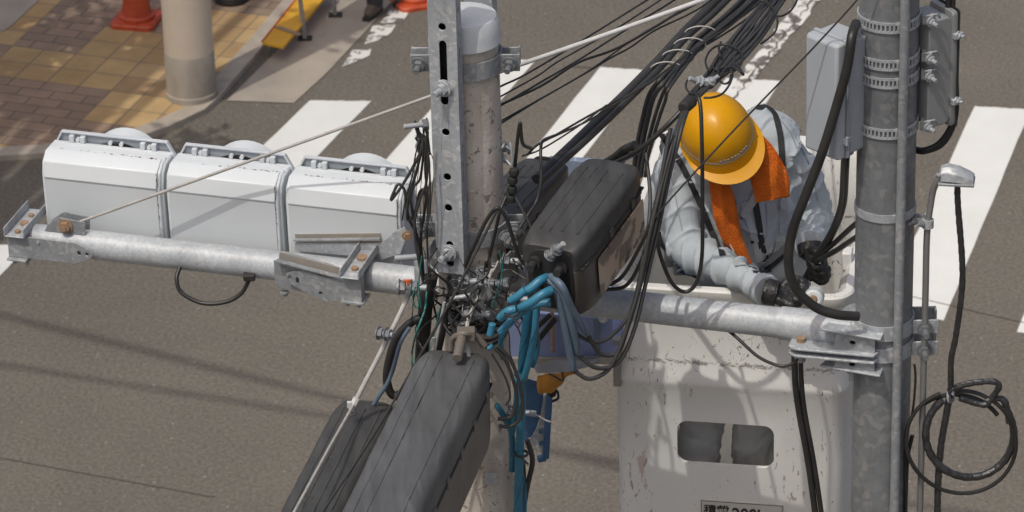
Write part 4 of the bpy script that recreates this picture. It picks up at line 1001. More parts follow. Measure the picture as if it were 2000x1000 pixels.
# flat thin wires crossing bundle to pole
for k, (q, r) in enumerate((([(1030, 302, 10.5), (1050, 283, 10.5), (1083, 265, 10.6), (1140, 232, 10.8), (1200, 199, 11), (1265, 165, 11.2), (1330, 118, 11.4), (1440, 50, 11.8), (1530, -20, 12.2)], .0034),
                            ([(1083, 266, 10.6), (1150, 235, 10.8), (1220, 192, 11), (1290, 145, 11.2), (1345, 104, 11.4), (1460, 25, 11.8), (1510, -20, 12.1)], .003),
                            ([(1020, 305, 10.5), (1060, 290, 10.5), (1130, 246, 10.7), (1185, 205, 10.9)], .0025))):
    tubeobj('drop_wire', q, r, 'grey_cable', ('thin grey wire crossing over the thick bundle from the pole side', 'second thin grey wire twisted along the first across the thick bundle', 'short thin grey wire leaving the pole under the fan of wires')[k], 'wire', seg=6)

# second bundle, right
y2 = 10.45; z2 = P(1342, 205, y2).z+.0
G2 = 'black cables of the right hand bundle over the helmet'
def B2(x, y, dz=0): return Z(x, y, z2+dz)
rg = random.Random(5)
for k in range(10):
    o_ = (k-4.5)*3.3; r = (.0058, .0042, .0034)[k % 3]
    pts = []
    for i, (x, y) in enumerate(((1342, 202), (1366, 176), (1392, 148), (1422, 112), (1455, 72), (1485, 36), (1512, 0), (1560, -70), (1620, -150))):
        sp_ = (.55, .6, .8, 1.1, 1.35, 1.3, 1.05, 1, 1)[i]
        pts.append(B2(x+o_*sp_*.75+rg.uniform(-2.5, 2.5)*(i > 2), y+o_*sp_*.55, rg.uniform(-.006, .008)))
    tubeobj('aerial_cable', pts, r, 'grey_cable', 'black cable of the loose right hand bundle above the yellow helmet', 'cable', G2, seg=8)
# wide curving ones on the right edge of that bundle
for k, q in enumerate(([(1385, 165), (1420, 140), (1460, 105), (1490, 70), (1512, 35), (1524, 0), (1545, -70)], [(1380, 170), (1416, 146), (1455, 112), (1482, 76), (1500, 35), (1520, -5), (1560, -70)])):
    tubeobj('aerial_cable', [B2(*p) for p in q], .005, 'grey_cable', ('outermost cable bowed out on the right edge of the bundle above the helmet', 'second cable bowed out along the outermost one above the helmet')[k], 'cable', G2, seg=8)
# bundle sleeves
def sleeve(a, b, r, label, mat='dark'):
    pa, pb = B2(*a), B2(*b); mb = MB(); mb.tube([pa, pa.lerp(pb, .12), pa.lerp(pb, .88), pb], [r*.75, r*.9, r*.9, r*.75], 12); tag(mb.build('bundle_sleeve', M[mat], bevel=.003), label, 'sleeve')
sleeve((1334, 212), (1352, 196), .021, 'black rubber sleeve gathering the right bundle just above the helmet')
sleeve((1382, 166), (1398, 150), .019, 'black rubber sleeve gathering the right bundle beside the metal clip')
mb = MB(); q = B2(1368, 160, .015)
mb.bolt(q, (-.7, -.3, .4), .007, .04); mb.box(q+V((.015, 0, 0)), (.05, .02, .016)); mb.bolt(q+V((.03, 0, 0)), (.6, -.2, .6), .006, .03)
tag(mb.build('cable_clip', M['galv'], bevel=.001), 'small galvanised clip with bolts on the right bundle', 'clip')
# loops
def loop2(label, q, r=.0033, closed=False, mat='black_cable', dz=.02):
    tubeobj('wire_loop', [B2(x, y, dz) for x, y in q], r, mat, label, 'wire', seg=8, closed=closed)
loop2('round black wire loop above the helmet with a twisted tail', [(1384, 140), (1378, 118), (1390, 96), (1414, 87), (1440, 96), (1450, 112), (1446, 128), (1430, 140), (1418, 132), (1400, 136), (1390, 130)])
loop2('black wire loop round the top end of the right bundle', [(1478, 10), (1488, 2), (1506, 12), (1518, 36), (1515, 60), (1500, 76), (1486, 85)])
loop2('black wire bowing off the top right of the right bundle', [(1516, 32), (1530, 30), (1545, 20), (1556, 2), (1560, -20)])
loop2('long black wire loop hanging between right bundle and helmet crown', [(1432, 130), (1428, 158), (1412, 182), (1392, 190), (1374, 191)])
loop2('small black wire loop under the round one over the bundle', [(1404, 128), (1402, 150), (1412, 163), (1424, 160), (1428, 146)])
loop2('thin black wire arc left of the round loop', [(1408, 82), (1404, 96), (1408, 112)])
loop2('small black wire ring around the metal clip', [(1352, 152), (1342, 158), (1340, 172), (1350, 182), (1362, 176)], .003)
mb = MB(); w3 = [B2(x, y, .03) for x, y in ((1434, 126), (1444, 132), (1452, 146), (1446, 140), (1430, 130), (1418, 134), (1432, 128), (1434, 112))]
mb.tube(cr_(w3, 4), .004, 6); tag(mb.build('wire_knot', M['tape']), 'black twisted tie knot on the round wire loop', 'tie')
# fan of cables from the second bundle
fan = [([(1342, 205, y2), (1300, 248, 10.42), (1250, 292, 10.45), (1215, 312, 10.6), (1192, 322, 10.75)], .0078, 'black cable slanting from the right bundle down to the closure top'),
       ([(1340, 210, y2), (1322, 262, 10.32), (1300, 350, 10.25), (1278, 450, 10.2), (1252, 552, 10.16), (1226, 640, 10.12), (1206, 688, 10.1), (1172, 690, 10.08), (1148, 654, 10.06)], .0062, ''),
       ([(1345, 208, y2), (1330, 255, 10.33), (1306, 350, 10.26), (1285, 450, 10.21), (1262, 550, 10.17), (1240, 640, 10.13), (1214, 700, 10.1), (1186, 718, 10.08), (1158, 716, 10.06), (1131, 694, 10.06)], .0062, ''),
       ([(1336, 212, y2), (1316, 270, 10.31), (1292, 360, 10.24), (1270, 452, 10.19), (1248, 560, 10.15), (1230, 622, 10.12), (1206, 690, 10.09), (1184, 726, 10.08), (1150, 740, 10.06), (1121, 724, 10.06)], .0062, ''),
       ([(1310, 250, 10.3), (1275, 420, 10.22), (1240, 500, 10.3), (1215, 540, 10.4), (1192, 556, 10.42)], .0058, ''),
       ([(1306, 260, 10.3), (1280, 420, 10.24), (1252, 510, 10.32), (1222, 558, 10.4), (1180, 566, 10.42)], .0058, ''),
       ([(1262, 300, 10.5), (1270, 390, 10.38), (1262, 470, 10.3), (1235, 600, 10.2), (1195, 655, 10.12), (1160, 668, 10.08), (1122, 648, 10.06), (1095, 610, 10.06)], .0055, '')]
fl_ = iter(('leftmost cable of the fan, ending in the shortest slate blue sleeve', 'middle cable of the fan, ending in the middle slate blue sleeve', 'lowest hanging cable of the fan, ending in the longest slate blue sleeve',
            'shorter cable curling under the right edge of the brown filmed closure', 'second short cable curling under the brown filmed closure, a little lower', 'thin cable of the fan passing close along the closure edge'))
for q, r, lb in fan:
    lb2 = lb or next(fl_)
    tubeobj('hanging_cable', q, r, 'black_cable' if r > .007 else 'grey_cable', lb2, 'cable', None if lb else 'fan of cables falling past the closure', seg=10)
tubeobj('hanging_cable', [(1354, 178, 10.4), (1367, 200, 10.35), (1371, 280, 10.3), (1372, 400, 10.3), (1371, 500, 10.3), (1360, 552, 10.3), (1338, 570, 10.3), (1312, 552, 10.3), (1290, 500, 10.3), (1281, 455, 10.3)], .0058, 'black_cable',
        'long black cable loop hanging in front of the worker\'s right arm', 'cable', seg=12)
tubeobj('steel_wire', [(1720, -60, 10.2), (1672, 2, 10.2), (1588, 94, 10.2), (1500, 185, 10.2), (1430, 258, 10.2), (1330, 366, 10.2), (1290, 412, 10.2), (1262, 446, 10.2)], .0027, 'grey_cable',
        'thin twisted wire crossing in front of the yellow helmet', 'wire', seg=6)

# ================================================================== HARDWARE ROUND THE POLE
def hw(name, label, cat, parts):
    first = parts[0][1].v[0]; c = sum((p for _, m_, _ in parts for p in m_.v), V((0, 0, 0)))/sum(len(m_.v) for _, m_, _ in parts)
    c.z = min(p.z for _, m_, _ in parts for p in m_.v)
    if len(parts) == 1:
        return tag(parts[0][1].build(name, M[parts[0][2]], bevel=.0008), label, cat)
    t = thing(name, c, label, cat)
    for n_, m_, mt in parts: m_.build(n_, M[mt], t, bevel=.0008)
    return t
def stud(px, py, Y, d, l, r=.009, nuts=(0, .55), mat='galv', name='threaded_bolt', label=''):
    p = P(px, py, Y); d = V(d).normalized(); mb = MB(); mb.cyl(p, p+d*l, r, seg=12); ns = []
    for f in nuts:
        mn = MB(); ns.append(('nut', mn, 'galv_pole')); q = p+d*l*f; mn.cyl(q, q+d*r*1.7, r*2.0, seg=6); mn.cyl(q-d*.003, q, r*2.5, seg=18)
    return hw(name, label, 'bolt', [('shank', mb, mat)]+ns)
stud(806, 122, 10.36, (-.5, -1, -.2), .05, label='bolt on the lug at the upper left of the pole', nuts=(.1,)) if False else None
stud(836, 242, 10.36, (-1, -.25, .02), .07, .0075, (.05,), label='short bolt sticking out left of the steel channel above the wire bunch')
stud(832, 500, 10.36, (-1, -.15, .02), .09, .009, (.1,), label='long bolt sticking out left under the steel channel by the yoke')
stud(985, 462, 10.34, (.6, -1, 0), .06, .009, (.1, .6), label='bolt at the right end of the mid pole clamp')
stud(978, 508, 10.3, (1, -.2, .0), .11, .0095, (.1,), label='thick bolt pointing right toward the closure end')
stud(896, 548, 10.22, (1, -.1, -.05), .13, .0095, (.1, .42, .95), label='long horizontal stud with three nuts across the pole front')
stud(905, 610, 10.22, (1, -.1, -.05), .075, .0095, (.0, .35), label='short horizontal stud with nuts below the long one')
stud(992, 582, 10.2, (1, -.15, -.04), .075, .0095, (.05,), label='bolt end pointing right below the blue sleeve knot')
stud(775, 560, 10.22, (1, -.1, -.02), .085, .0095, (.1, .5), label='bolt with nut at the cut end of the arm tube')
stud(990, 803, 10.3, (1, -.15, -.05), .085, .009, (.05,), label='lone bolt under the pole sticking out right over the road')
stud(738, 650, 10.15, (.9, -.5, .1), .05, .008, (.1, .6), label='bolt on the pale guy strand left of the pole')
stud(1073, 500, 10.05, (.55, -.45, .75), .075, .0075, (.05, .5), label='pale bolt slanting out of the closure end')
# brackets on the pole
F2 = Frame(P(930, 560, YC-.125), R(17))
h1 = lambda c, r: [(c[0]+r*math.cos(a), c[1]+r*math.sin(a)) for a in (2*math.pi*k/12 for k in range(12))]
mb = MB(F2.M); mb.plate([(-.09, -.09), (.05, -.11), (.06, .03), (.02, .055), (-.07, .04)], [h1((-.05, .0), .009), h1((.03, -.05), .009)], .006, V_(0)); 
mc = MB(F2.M); mc.box((.053, .03, -.03), (.006, .065, .1)); mc.box((-.087, .03, -.03), (.006, .065, .1))
hw('pole_bracket', 'dark galvanised bracket plate on the pole below the channel', 'bracket', [('plate', mb, 'galv_dark'), ('side_web', mc, 'galv_dark')])
F3 = Frame(P(1000, 545, YC-.12), R(-30))
mb = MB(F3.M); mb.plate([(-.035, -.1), (.03, -.09), (.03, .06), (0, .09), (-.035, .06)], [h1((0, 0), .009)], .006, V_(0))
hw('pole_bracket', 'upright galvanised plate at the right of the pole near the blue sleeves', 'bracket', [('plate', mb, 'galv_pole')])
F4 = Frame(P(830, 545, YC-.1), R(40))
mb = MB(F4.M); mb.plate([(-.04, -.05), (.03, -.06), (.035, .04), (0, .06), (-.04, .045)], [h1((0, 0), .008)], .006, V_(0))
hw('pole_bracket', 'small galvanised plate where the arm tube meets the pole', 'bracket', [('plate', mb, 'galv')])
F5 = Frame(P(905, 605, YC-.14), R(10))
mb = MB(F5.M); mb.tube([(-.03, 0, -.05), (-.05, -.01, -.0), (-.03, -.01, .04), (.03, -.0, .05)], .007, 8); mb.box((0, .01, -.06), (.07, .03, .03))
hw('strand_clamp', 'hooked strand clamp on the pole between the two studs', 'clamp', [('body', mb, 'galv')])
# closure hanger yoke
mb = MB(); mb.box(P(910, 652, 10.1), (.05, .035, .03)); mb.tube(cr_([P(880, 684, 10.1), P(884, 662, 10.1), P(905, 652, 10.08), P(930, 656, 10.1), P(948, 676, 10.1)], 6), .009, 10)
mc = MB(); mc.cyl(P(902, 660, 10.08), P(893, 700, 10.0), .014, seg=14)
hw('closure_hanger', 'dark hanger hooking the largest closure to the strand', 'hanger', [('clamp', mb, 'closure_brown'), ('stem', mc, 'closure_brown')])
mb = MB(); mb.tube(cr_([P(918, 715, 10.05), P(912, 640, 10.15), P(925, 600, 10.2), P(948, 560, 10.25), P(965, 520, 10.3)], 6), .006, 8)
tag(mb.build('strand', M['white_wire']), 'pale strand end rising from the closure hanger to the long stud', 'strand')
for k, (a, b, r, lb) in enumerate((((972, 408, 10.2), (806, 720, 10.12), .0042, 'long thin grey wire slanting across the pole front'), ((806, 720, 10.12), (640, 985, 9.35), .0036, 'thin grey wire slanting down over the left closure'))):
    mb = MB(); p1, p2 = P(*a), P(*b); mb.tube(cr_([p1, p1.lerp(p2, .5)-V((0, 0, .012)), p2, p2+(p2-p1)*.2], 8), r, 8); tag(mb.build('steel_wire', M['grey_cable']), lb, 'wire')
# pale guy strand, lower left
t = thing('guy_strand', P(690, 790, 10.1), 'pale guy strand running down left across the lower left closure', 'strand')
mb = MB(); mb.tube(cr_([P(802, 566, 10.25), P(780, 615, 10.2), P(740, 695, 10.15), P(692, 788, 10.1)], 6), .0072, 10); mb.build('thick_end', M['white_wire'], t)
mb = MB(); mb.tube([P(692, 788, 10.1), P(640, 880, 9.78), P(575, 1000, 9.42), P(520, 1100, 9.12)], .0045, 8); mb.build('strand', M['white_wire'], t)
mb = MB(); mb.cyl(P(697, 778, 10.1), P(686, 800, 10.09), .011, seg=8); mb.box(P(682, 790, 10.09), (.012, .012, .016)); mb.build('ferrule', M['white_sleeve'], t)
tubeobj('pale_wire', [(848, 660, 10.15), (842, 700, 10.15), (830, 770, 10.2)], .006, 'white_wire', 'short pale strand beside the thick black riser', 'strand')
tubeobj('pale_wire', [(868, 590, 10.2), (858, 640, 10.2), (846, 700, 10.2)], .0045, 'white_wire', 'pale strand end clipped to the pole left side', 'strand')
# thick risers left
tubeobj('riser_cable', [(842, 540, 10.28), (833, 580, 10.28), (828, 640, 10.28), (824, 700, 10.3), (822, 780, 10.34), (830, 860, 10.36)], .0205, 'black_cable', 'thick black riser cable on the left of the pole', 'cable', seg=16)
tubeobj('riser_cable', [(868, 600, 10.25), (862, 650, 10.25), (850, 710, 10.28), (846, 790, 10.3)], .013, 'dark', 'short black riser beside the thick one at the pole', 'cable', seg=12)
tubeobj('riser_cable', [(822, 620, 10.25), (800, 632, 10.25), (775, 660, 10.25), (760, 705, 10.25), (756, 745, 10.25), (768, 772, 10.25), (795, 765, 10.25), (840, 756, 10.3)], .0125, 'black_cable', 'black cable looping left of the pole into the lower closure', 'cable', seg=12)
tubeobj('riser_cable', [(800, 640, 10.2), (782, 670, 10.2), (768, 720, 10.2), (756, 750, 10.2), (744, 768, 10.2), (730, 790, 10.2)], .0062, 'slate', 'thin grey blue wire beside the loop at the lower left closure', 'wire', seg=8)
tubeobj('riser_cable', [(845, 770, 10.25), (800, 775, 10.25), (775, 795, 10.25), (765, 820, 10.25)], .010, 'tape', 'taped black stub entering the lower left closure end', 'cable', seg=10)
# bunch of hooks at the left of the channel
G4 = 'bent black wire tails bunched left of the steel channel'
rg = random.Random(11)
hooks = [[(826, 262), (822, 295), (790, 355), (765, 390), (768, 378), (778, 360), (790, 372), (794, 405), (800, 430), (815, 462), (824, 500), (828, 560)],
         [(830, 268), (822, 300), (812, 340), (800, 380), (795, 420), (800, 430), (812, 410), (818, 380), (826, 370), (832, 385), (828, 420), (822, 470), (828, 560)],
         [(828, 275), (826, 310), (820, 350), (808, 365), (802, 385), (806, 420), (812, 450), (820, 490), (826, 540)],
         [(832, 270), (834, 320), (832, 360), (822, 385), (812, 420), (810, 460), (820, 520), (832, 575)],
         [(824, 262), (812, 300), (806, 340), (800, 362), (790, 400), (786, 430)], [(834, 262), (830, 330), (836, 390), (834, 460), (838, 540)],
         [(836, 300), (840, 360), (838, 420), (830, 450), (822, 445), (820, 425)]]
for k, q in enumerate(hooks):
    r = (.0044, .0042, .0036, .004, .0022, .003, .003)[k]
    tubeobj('wire_tail', [(x, y, 10.3-.01*k) for x, y in q], r, 'black_cable' if k % 3 else 'grey_cable', ('wire tail with the hook reaching furthest left, over the signal', 'wire tail with a tall rounded bend beside the left hook', 'wire tail with a narrow bend in the middle of the bunch', 'longest wire tail nearest the steel channel', 'thin wire tail ending at the signal corner', 'straight thin wire tail against the steel channel', 'short wire tail curled up at its lower end')[k], 'wire', G4, seg=8)
for k in range(6):
    x = 806+k*7; tubeobj('thin_wire', [(828, 275, 10.36), (x+6, 320, 10.36), (x, 380+k*6, 10.36), (x+4, 440, 10.36)], .0012, 'tape', 'hair thin wire in the bunch left of the steel channel', 'wire', 'hair thin wires left of the channel', seg=5)
# knotted wire clump at the top of the bunch
def clump(c, rad, n, r, mat, label, seed, name='wire_clump', K=26):
    rg = random.Random(seed); mb = MB(); pts = []
    for i in range(K): pts.append(c+V((rg.uniform(-1, 1)*rad[0], rg.uniform(-1, 1)*rad[1], rg.uniform(-1, 1)*rad[2])))
    mb.tube(cr_(pts, 5), r, 6); return tag(mb.build(name, M[mat], angle=60), label, 'wire')
clump(P(826, 268, 10.36), (.022, .015, .05), 1, .0032, 'tape', 'tangled black wire clump at the left edge of the steel channel', 1)
clump(P(824, 278, 10.37), (.018, .015, .035), 1, .003, 'galv', 'silvery twisted clip in the wire clump left of the channel', 2, K=14)
clump(P(988, 300, 10.4), (.022, .02, .04), 1, .0035, 'galv', 'silvery twisted clip right of the concrete pole above the box closure', 3, K=14)
clump(P(1078, 515, 10.15), (.03, .025, .045), 1, .0065, 'tape', 'dark tangle of taped tails at the closure end ports', 4, K=24)
clump(P(1090, 570, 10.2), (.03, .02, .04), 1, .006, 'tape', 'dark taped tails under the closure end ports', 6, K=20)
clump(P(930, 640, 10.3), (.09, .04, .05), 1, .005, 'black_cable', 'dark tangle of cables in front of the pole above the hanger', 8, K=30)
clump(P(880, 590, 10.33), (.06, .03, .06), 1, .0035, 'black_cable', 'dark wire tangle left of the two studs', 9, K=26)
clump(P(985, 520, 10.36), (.05, .03, .05), 1, .0035, 'black_cable', 'dark wire tangle behind the thick bolt right of the pole', 10, K=26)
tubeobj('taped_tail', [(1184, 318, 10.75), (1200, 308, 10.72), (1220, 292, 10.68), (1240, 283, 10.65)], .013, 'tape', 'thick black taped tail above the brown filmed closure', 'cable')
tubeobj('taped_tail', [(1212, 322, 10.7), (1222, 306, 10.68), (1236, 300, 10.66), (1246, 288, 10.64)], .008, 'black_cable', 'shorter black tail curled beside the taped one above the closure', 'cable')
# right side hooks, connectors
tubeobj('wire_tail', [(1038, 290, 10.4), (1022, 282, 10.4), (1018, 262, 10.4), (1016, 240, 10.4), (1012, 262, 10.4), (1008, 300, 10.4), (1005, 335, 10.4)], .0052, 'black_cable', 'pointed black cable hook standing right of the concrete pole', 'cable')
t = thing('inline_connector', P(1000, 390, 10.36), 'black ribbed connector hanging right of the concrete pole', 'connector')
for k, (x, y) in enumerate(((1004, 336), (1001, 352), (1000, 370), (998, 388))):
    mb = MB(); p = P(x, y, 10.34); mb.lathe([(.006, -.012), (.013, -.009), (.015, 0), (.013, .009), (.006, .012)], p, 14); mb.build('bead', M['dark'], t)
tubeobj('hanging_wire', [(1004, 380, 10.34), (1020, 410, 10.32), (1036, 442, 10.3), (1043, 476, 10.28), (1038, 505, 10.26), (1028, 522, 10.25)], .0042, 'grey_cable', 'grey wire looping down from the ribbed connector', 'wire')
tubeobj('hanging_wire', [(1083, 265, 10.55), (1060, 276, 10.5), (1056, 300, 10.45), (1057, 350, 10.42), (1049, 390, 10.4), (1031, 420, 10.36), (1015, 445, 10.34)], .0046, 'grey_cable', 'grey wire dropping over the box closure from the crossing wires', 'wire')
tubeobj('hanging_wire', [(908, 520, 10.22), (928, 475, 10.2), (947, 436, 10.2), (962, 413, 10.2), (974, 407, 10.2), (988, 424, 10.2), (1000, 460, 10.2), (1012, 498, 10.2), (1030, 520, 10.2), (1050, 528, 10.18)], .0055, 'black_cable', 'black arched wire in front of the mid pole clamp', 'wire')
tubeobj('hanging_wire', [(950, 530, 10.25), (960, 485, 10.25), (968, 450, 10.25), (976, 415, 10.25), (988, 385, 10.28)], .005, 'black_cable', 'short upright black wire right of the mid pole clamp', 'wire')
tubeobj('hanging_wire', [(866, 632, 10.2), (880, 652, 10.18), (905, 662, 10.16), (925, 655, 10.15)], .0052, 'black_cable', 'short black wire sagging above the largest closure', 'wire')
for k, q in enumerate(([(824, 500), (820, 530), (818, 560), (822, 600)], [(812, 560), (806, 580), (812, 600), (818, 596), (815, 575)], [(975, 490), (982, 520), (978, 545), (968, 580), (960, 600)], [(860, 600), (848, 650), (838, 690)])):
    tubeobj('green_wire', [(x, y, 10.18) for x, y in q], .0022, 'teal_wire', ('thin green wire beside the black tails', 'thin green wire curl at the arm tube end', 'thin green wire right of the long stud', 'thin green wire on the thick riser')[k], 'wire', seg=6)
mb = MB(); mb.box(P(795, 549, 10.2), (.022, .006, .01)); mb.box(P(797, 552, 10.199), (.008, .006, .02)); tag(mb.build('marker_tag', M['orange_mark'], bevel=.002), 'small orange red marker on the arm tube end', 'marker')

rg = random.Random(77)
for k in range(18):
    x0 = rg.uniform(825, 1010); y0 = rg.uniform(480, 570); q = [(x0, y0, rg.uniform(10.16, 10.3))]
    for j in range(rg.randint(3, 5)): x0 += rg.gauss(0, 26); y0 += rg.uniform(18, 52); q.append((min(1045, max(805, x0)), y0, rg.uniform(10.14, 10.28)))
    tubeobj('tangled_wire', q, rg.choice((.0018, .0022, .003, .0036)), rg.choice(('black_cable', 'grey_cable', 'tape', 'grey_cable', 'white_wire' if k % 5 == 0 else 'tape', 'teal_wire' if k % 6 == 0 else 'black_cable')), 'thin wire in the tangle in front of the pole between channel and largest closure', 'wire', 'thin wires tangled in front of the pole', seg=6)
for k in range(7):
    x0 = rg.uniform(850, 1000); y0 = rg.uniform(480, 640); rr = rg.uniform(9, 20)
    tubeobj('wire_ring', [(x0+rr*math.cos(a)*rg.uniform(.8, 1.2), y0+rr*.8*math.sin(a)*rg.uniform(.8, 1.2), 10.2) for a in (2*math.pi*j/7 for j in range(7))], .0026, rg.choice(('black_cable', 'grey_cable')), 'small wire curl in the tangle in front of the pole', 'wire', 'small wire curls in the tangle', seg=6)

# ================================================================== BLUE SLEEVES
def bsleeve(q, r, mat, label, Y=None, group='blue insulating sleeves at the pole'):
    r = r*.88; w3 = cr_([P(*p) for p in q], 12); t = thing('insulating_sleeve', w3[len(w3)//2], label, 'sleeve', group)
    mb = MB(); n = len(w3); rr = [r*(1+.05*noise.noise(p*30)) for p in w3]; rr[0] *= .85; rr[-1] *= .85; mb.tube(w3, rr, 14); mb.build('tube', M[mat], t)
    # thin slit winding round the sleeve
    hx = []; nx = None; d_ = 0
    for i in range(n):
        tt_ = (w3[min(i+1, n-1)]-w3[max(i-1, 0)]).normalized(); nx = tt_.cross(V((0, .3, 1))).normalized() if nx is None else (nx-tt_*nx.dot(tt_)).normalized(); ny = tt_.cross(nx)
        if i: d_ += (w3[i]-w3[i-1]).length
        an = d_/(r*4.2); hx.append(w3[i]+nx*(rr[i]*math.cos(an))+ny*(rr[i]*math.sin(an)))
    mb = MB(); mb.tube(cr_(hx, 3), .0008, 5); mb.build('slit', M['tape'], t)
    return t
bsleeve([(1070, 541, 10.06), (1055, 548, 10.04), (1038, 562, 10.03), (1022, 572, 10.03)], .0145, 'cyan', 'short bright blue sleeve at the top of the knot by the closure end')
bsleeve([(1026, 566, 10.02), (1012, 578, 10.02), (996, 588, 10.03)], .013, 'cyan', 'short bright blue sleeve stub left of the top one')
bsleeve([(1078, 566, 10.02), (1058, 576, 10.0), (1035, 592, 10.0), (1015, 602, 10.02)], .0145, 'cyan', 'bright blue sleeve just below the topmost sleeve')
bsleeve([(1076, 590, 10.04), (1050, 594, 10.04), (1020, 608, 10.04), (998, 628, 10.04), (976, 650, 10.05)], .013, 'cyan', 'lowest bright blue sleeve of the knot slanting down left')
bsleeve([(1008, 604, 10.0), (992, 608, 10.0), (976, 622, 10.02)], .014, 'cyan', 'short bright blue sleeve nearest the pole in the knot')
bsleeve([(962, 632, 10.08), (960, 642, 10.08), (957, 655, 10.08)], .012, 'cyan', 'tiny upright bright blue sleeve left of the knot')
bsleeve([(963, 674, 10.1), (957, 679, 10.1), (952, 680, 10.1)], .0085, 'cyan', 'tiniest bright blue sleeve above the looping grey wires')
bsleeve([(1000, 622, 10.1), (988, 640, 10.1), (978, 668, 10.12), (982, 700, 10.14)], .009, 'cyan', 'thin bright blue sleeve curling behind the knot beside the pole')
bsleeve([(1046, 640, 10.15), (1050, 680, 10.17), (1040, 716, 10.18)], .009, 'cyan_dark', 'thin deep blue sleeve beside the wide one over the tray')
bsleeve([(996, 820, 10.3), (1002, 880, 10.3), (1022, 940, 10.3), (1024, 1010, 10.32)], .0085, 'cyan_dark', 'thin deep blue sleeve crossing behind the long bright one low down')
bsleeve([(1034, 600, 10.14), (1028, 650, 10.16), (1022, 700, 10.18), (1022, 740, 10.2)], .0165, 'cyan_dark', 'wide deep blue sleeve hanging in front of the lavender tray')
bsleeve([(1048, 600, 10.12), (1044, 650, 10.12), (1034, 700, 10.14), (1022, 738, 10.16), (1008, 728, 10.18)], .0115, 'cyan', 'bright blue sleeve hooked upward at its end before the lavender tray')
bsleeve([(1020, 735, 10.2), (1018, 800, 10.22), (1015, 880, 10.24), (1012, 960, 10.26), (1010, 1070, 10.28)], .0145, 'cyan', 'long bright blue sleeve hanging down out of the picture')
bsleeve([(970, 790, 10.26), (985, 815, 10.26), (1000, 850, 10.27), (1000, 920, 10.28)], .0105, 'cyan_dark', 'deep blue sleeve beside the long bright one, under the pole')
bsleeve([(1010, 740, 10.22), (1008, 790, 10.25), (1000, 850, 10.27)], .010, 'cyan', 'short bright blue sleeve behind the long one at its upper end')
for k, (q, r) in enumerate((([(1082, 545, 10.04), (1092, 585, 10.03), (1104, 640, 10.04), (1120, 722, 10.06)], .0125), ([(1070, 545, 10.05), (1100, 575, 10.02), (1116, 630, 10.03), (1131, 692, 10.06)], .0120), ([(1074, 538, 10.05), (1098, 560, 10.0), (1118, 605, 10.02), (1148, 652, 10.06)], .0120))):
    bsleeve(q, r, 'slate', ('longest slate blue sleeve drooping in front of the tray', 'middle slate blue sleeve drooping in front of the tray', 'shortest slate blue sleeve drooping nearest the closure')[k], group='slate blue sleeves drooping over the tray')
for (a, b, lb) in (((1018, 886), (1004, 890), 'black tie round the long blue sleeve'), ((1000, 612), (1012, 634), 'black tie dangling from the blue sleeve knot')):
    mb = MB(); pa = P(a[0], a[1], 10.23 if a[1] > 800 else 9.99)
    rr = .019; mb.tube([pa+V((rr*math.cos(R(x)), rr*math.sin(R(x)), 0)) for x in range(0, 361, 24)], .004, 6); mb.tube([pa+V((0, -.02, 0)), pa+V((.02, -.03, -.02))], .003, 6)
    tag(mb.build('cable_tie', M['tape']), lb, 'tie')
G5 = 'grey wires looping beside the largest closure'
for k, q in enumerate(([(966, 680), (985, 700), (1000, 735), (1010, 780), (1002, 810), (985, 818), (972, 818)], [(972, 676), (995, 700), (1012, 740), (1021, 790), (1014, 820), (995, 833), (974, 832)], [(960, 690), (975, 715), (990, 745), (996, 775), (988, 792)])):
    tubeobj('looping_wire', [(x, y, 10.08) for x, y in q], .0052 if k < 2 else .003, 'grey_cable', ('inner grey wire loop at the right edge of the largest closure', 'outer and largest grey wire loop at the right edge of the closure', 'thinnest grey wire at the right edge of the largest closure')[k], 'wire', G5, seg=10)
for k, (q, r) in enumerate((([(1030, 860), (1040, 900), (1030, 950), (1020, 1010), (1015, 1060)], .008), ([(1022, 900), (1024, 960), (1018, 1060)], .006))):
    tubeobj('riser_cable', [(x, y, 10.34) for x, y in q], r, 'tape', 'black cable running down behind the long blue sleeve', 'cable', 'black cables behind the long blue sleeve', seg=10)

# ================================================================== BUCKET
fo = P(1430, 568, 10.84); KF = Frame(fo, R(10.7)); zr = fo.z
uL = KF.pick(1196, 760, 0)[0]; uR = KF.pick(1656, 770, 0)[0]
rear = Z(1600, 268, zr); vR = (rear-fo).dot(KF.v)
print('BUCKET', uL, uR, zr, vR)
zbg = KF.pick(1400, 752, 0)[1]
t = thing('aerial_bucket', KF.at((uL+uR)/2, vR/2, -1.0), 'worn white fibreglass lift bucket with a hand hole, holding the worker', 'bucket')
def rr_ring(o_, w_, rad=.065, v0=0):
    a0, a1, b0, b1 = uL+.0-o_, uR+o_, v0-o_, vR+o_; pts = []; rad = max(.03, rad+o_)
    for cx, cy, s0 in ((a1-rad, b1-rad, 0), (a0+rad, b1-rad, 90), (a0+rad, b0+rad, 180), (a1-rad, b0+rad, 270)):
        for k in range(9):
            a = R(s0+90*k/8); pts.append(V((cx+rad*math.cos(a), cy+rad*math.sin(a), w_)))
    return pts
th = .012
prof_o = [(-.018, 0), (.004, 0), (.010, -.006), (.010, -.030), (.002, -.040), (-.030, -.05), (-.032, -.10), (-.024, zbg+.09), (-.006, zbg+.022), (.001, zbg+.004), (.001, zbg-.010), (-.005, zbg-.022), (-.008, -.6), (-.012, -.9), (-.03, -.96), (-.06, -1.0)]
prof_i = [(-.075, -.985), (-.045, -.945), (-.026, -.89), (-.022, -.6), (-.018, zbg-.03), (-.042, zbg+.09), (-.048, -.05), (-.026, -.012)]
mb = MB(KF.M); rings = [rr_ring(a, b) for a, b in prof_o]
mb.rings(rings+[rr_ring(a, b) for a, b in prof_i], cap=False, closed=False)
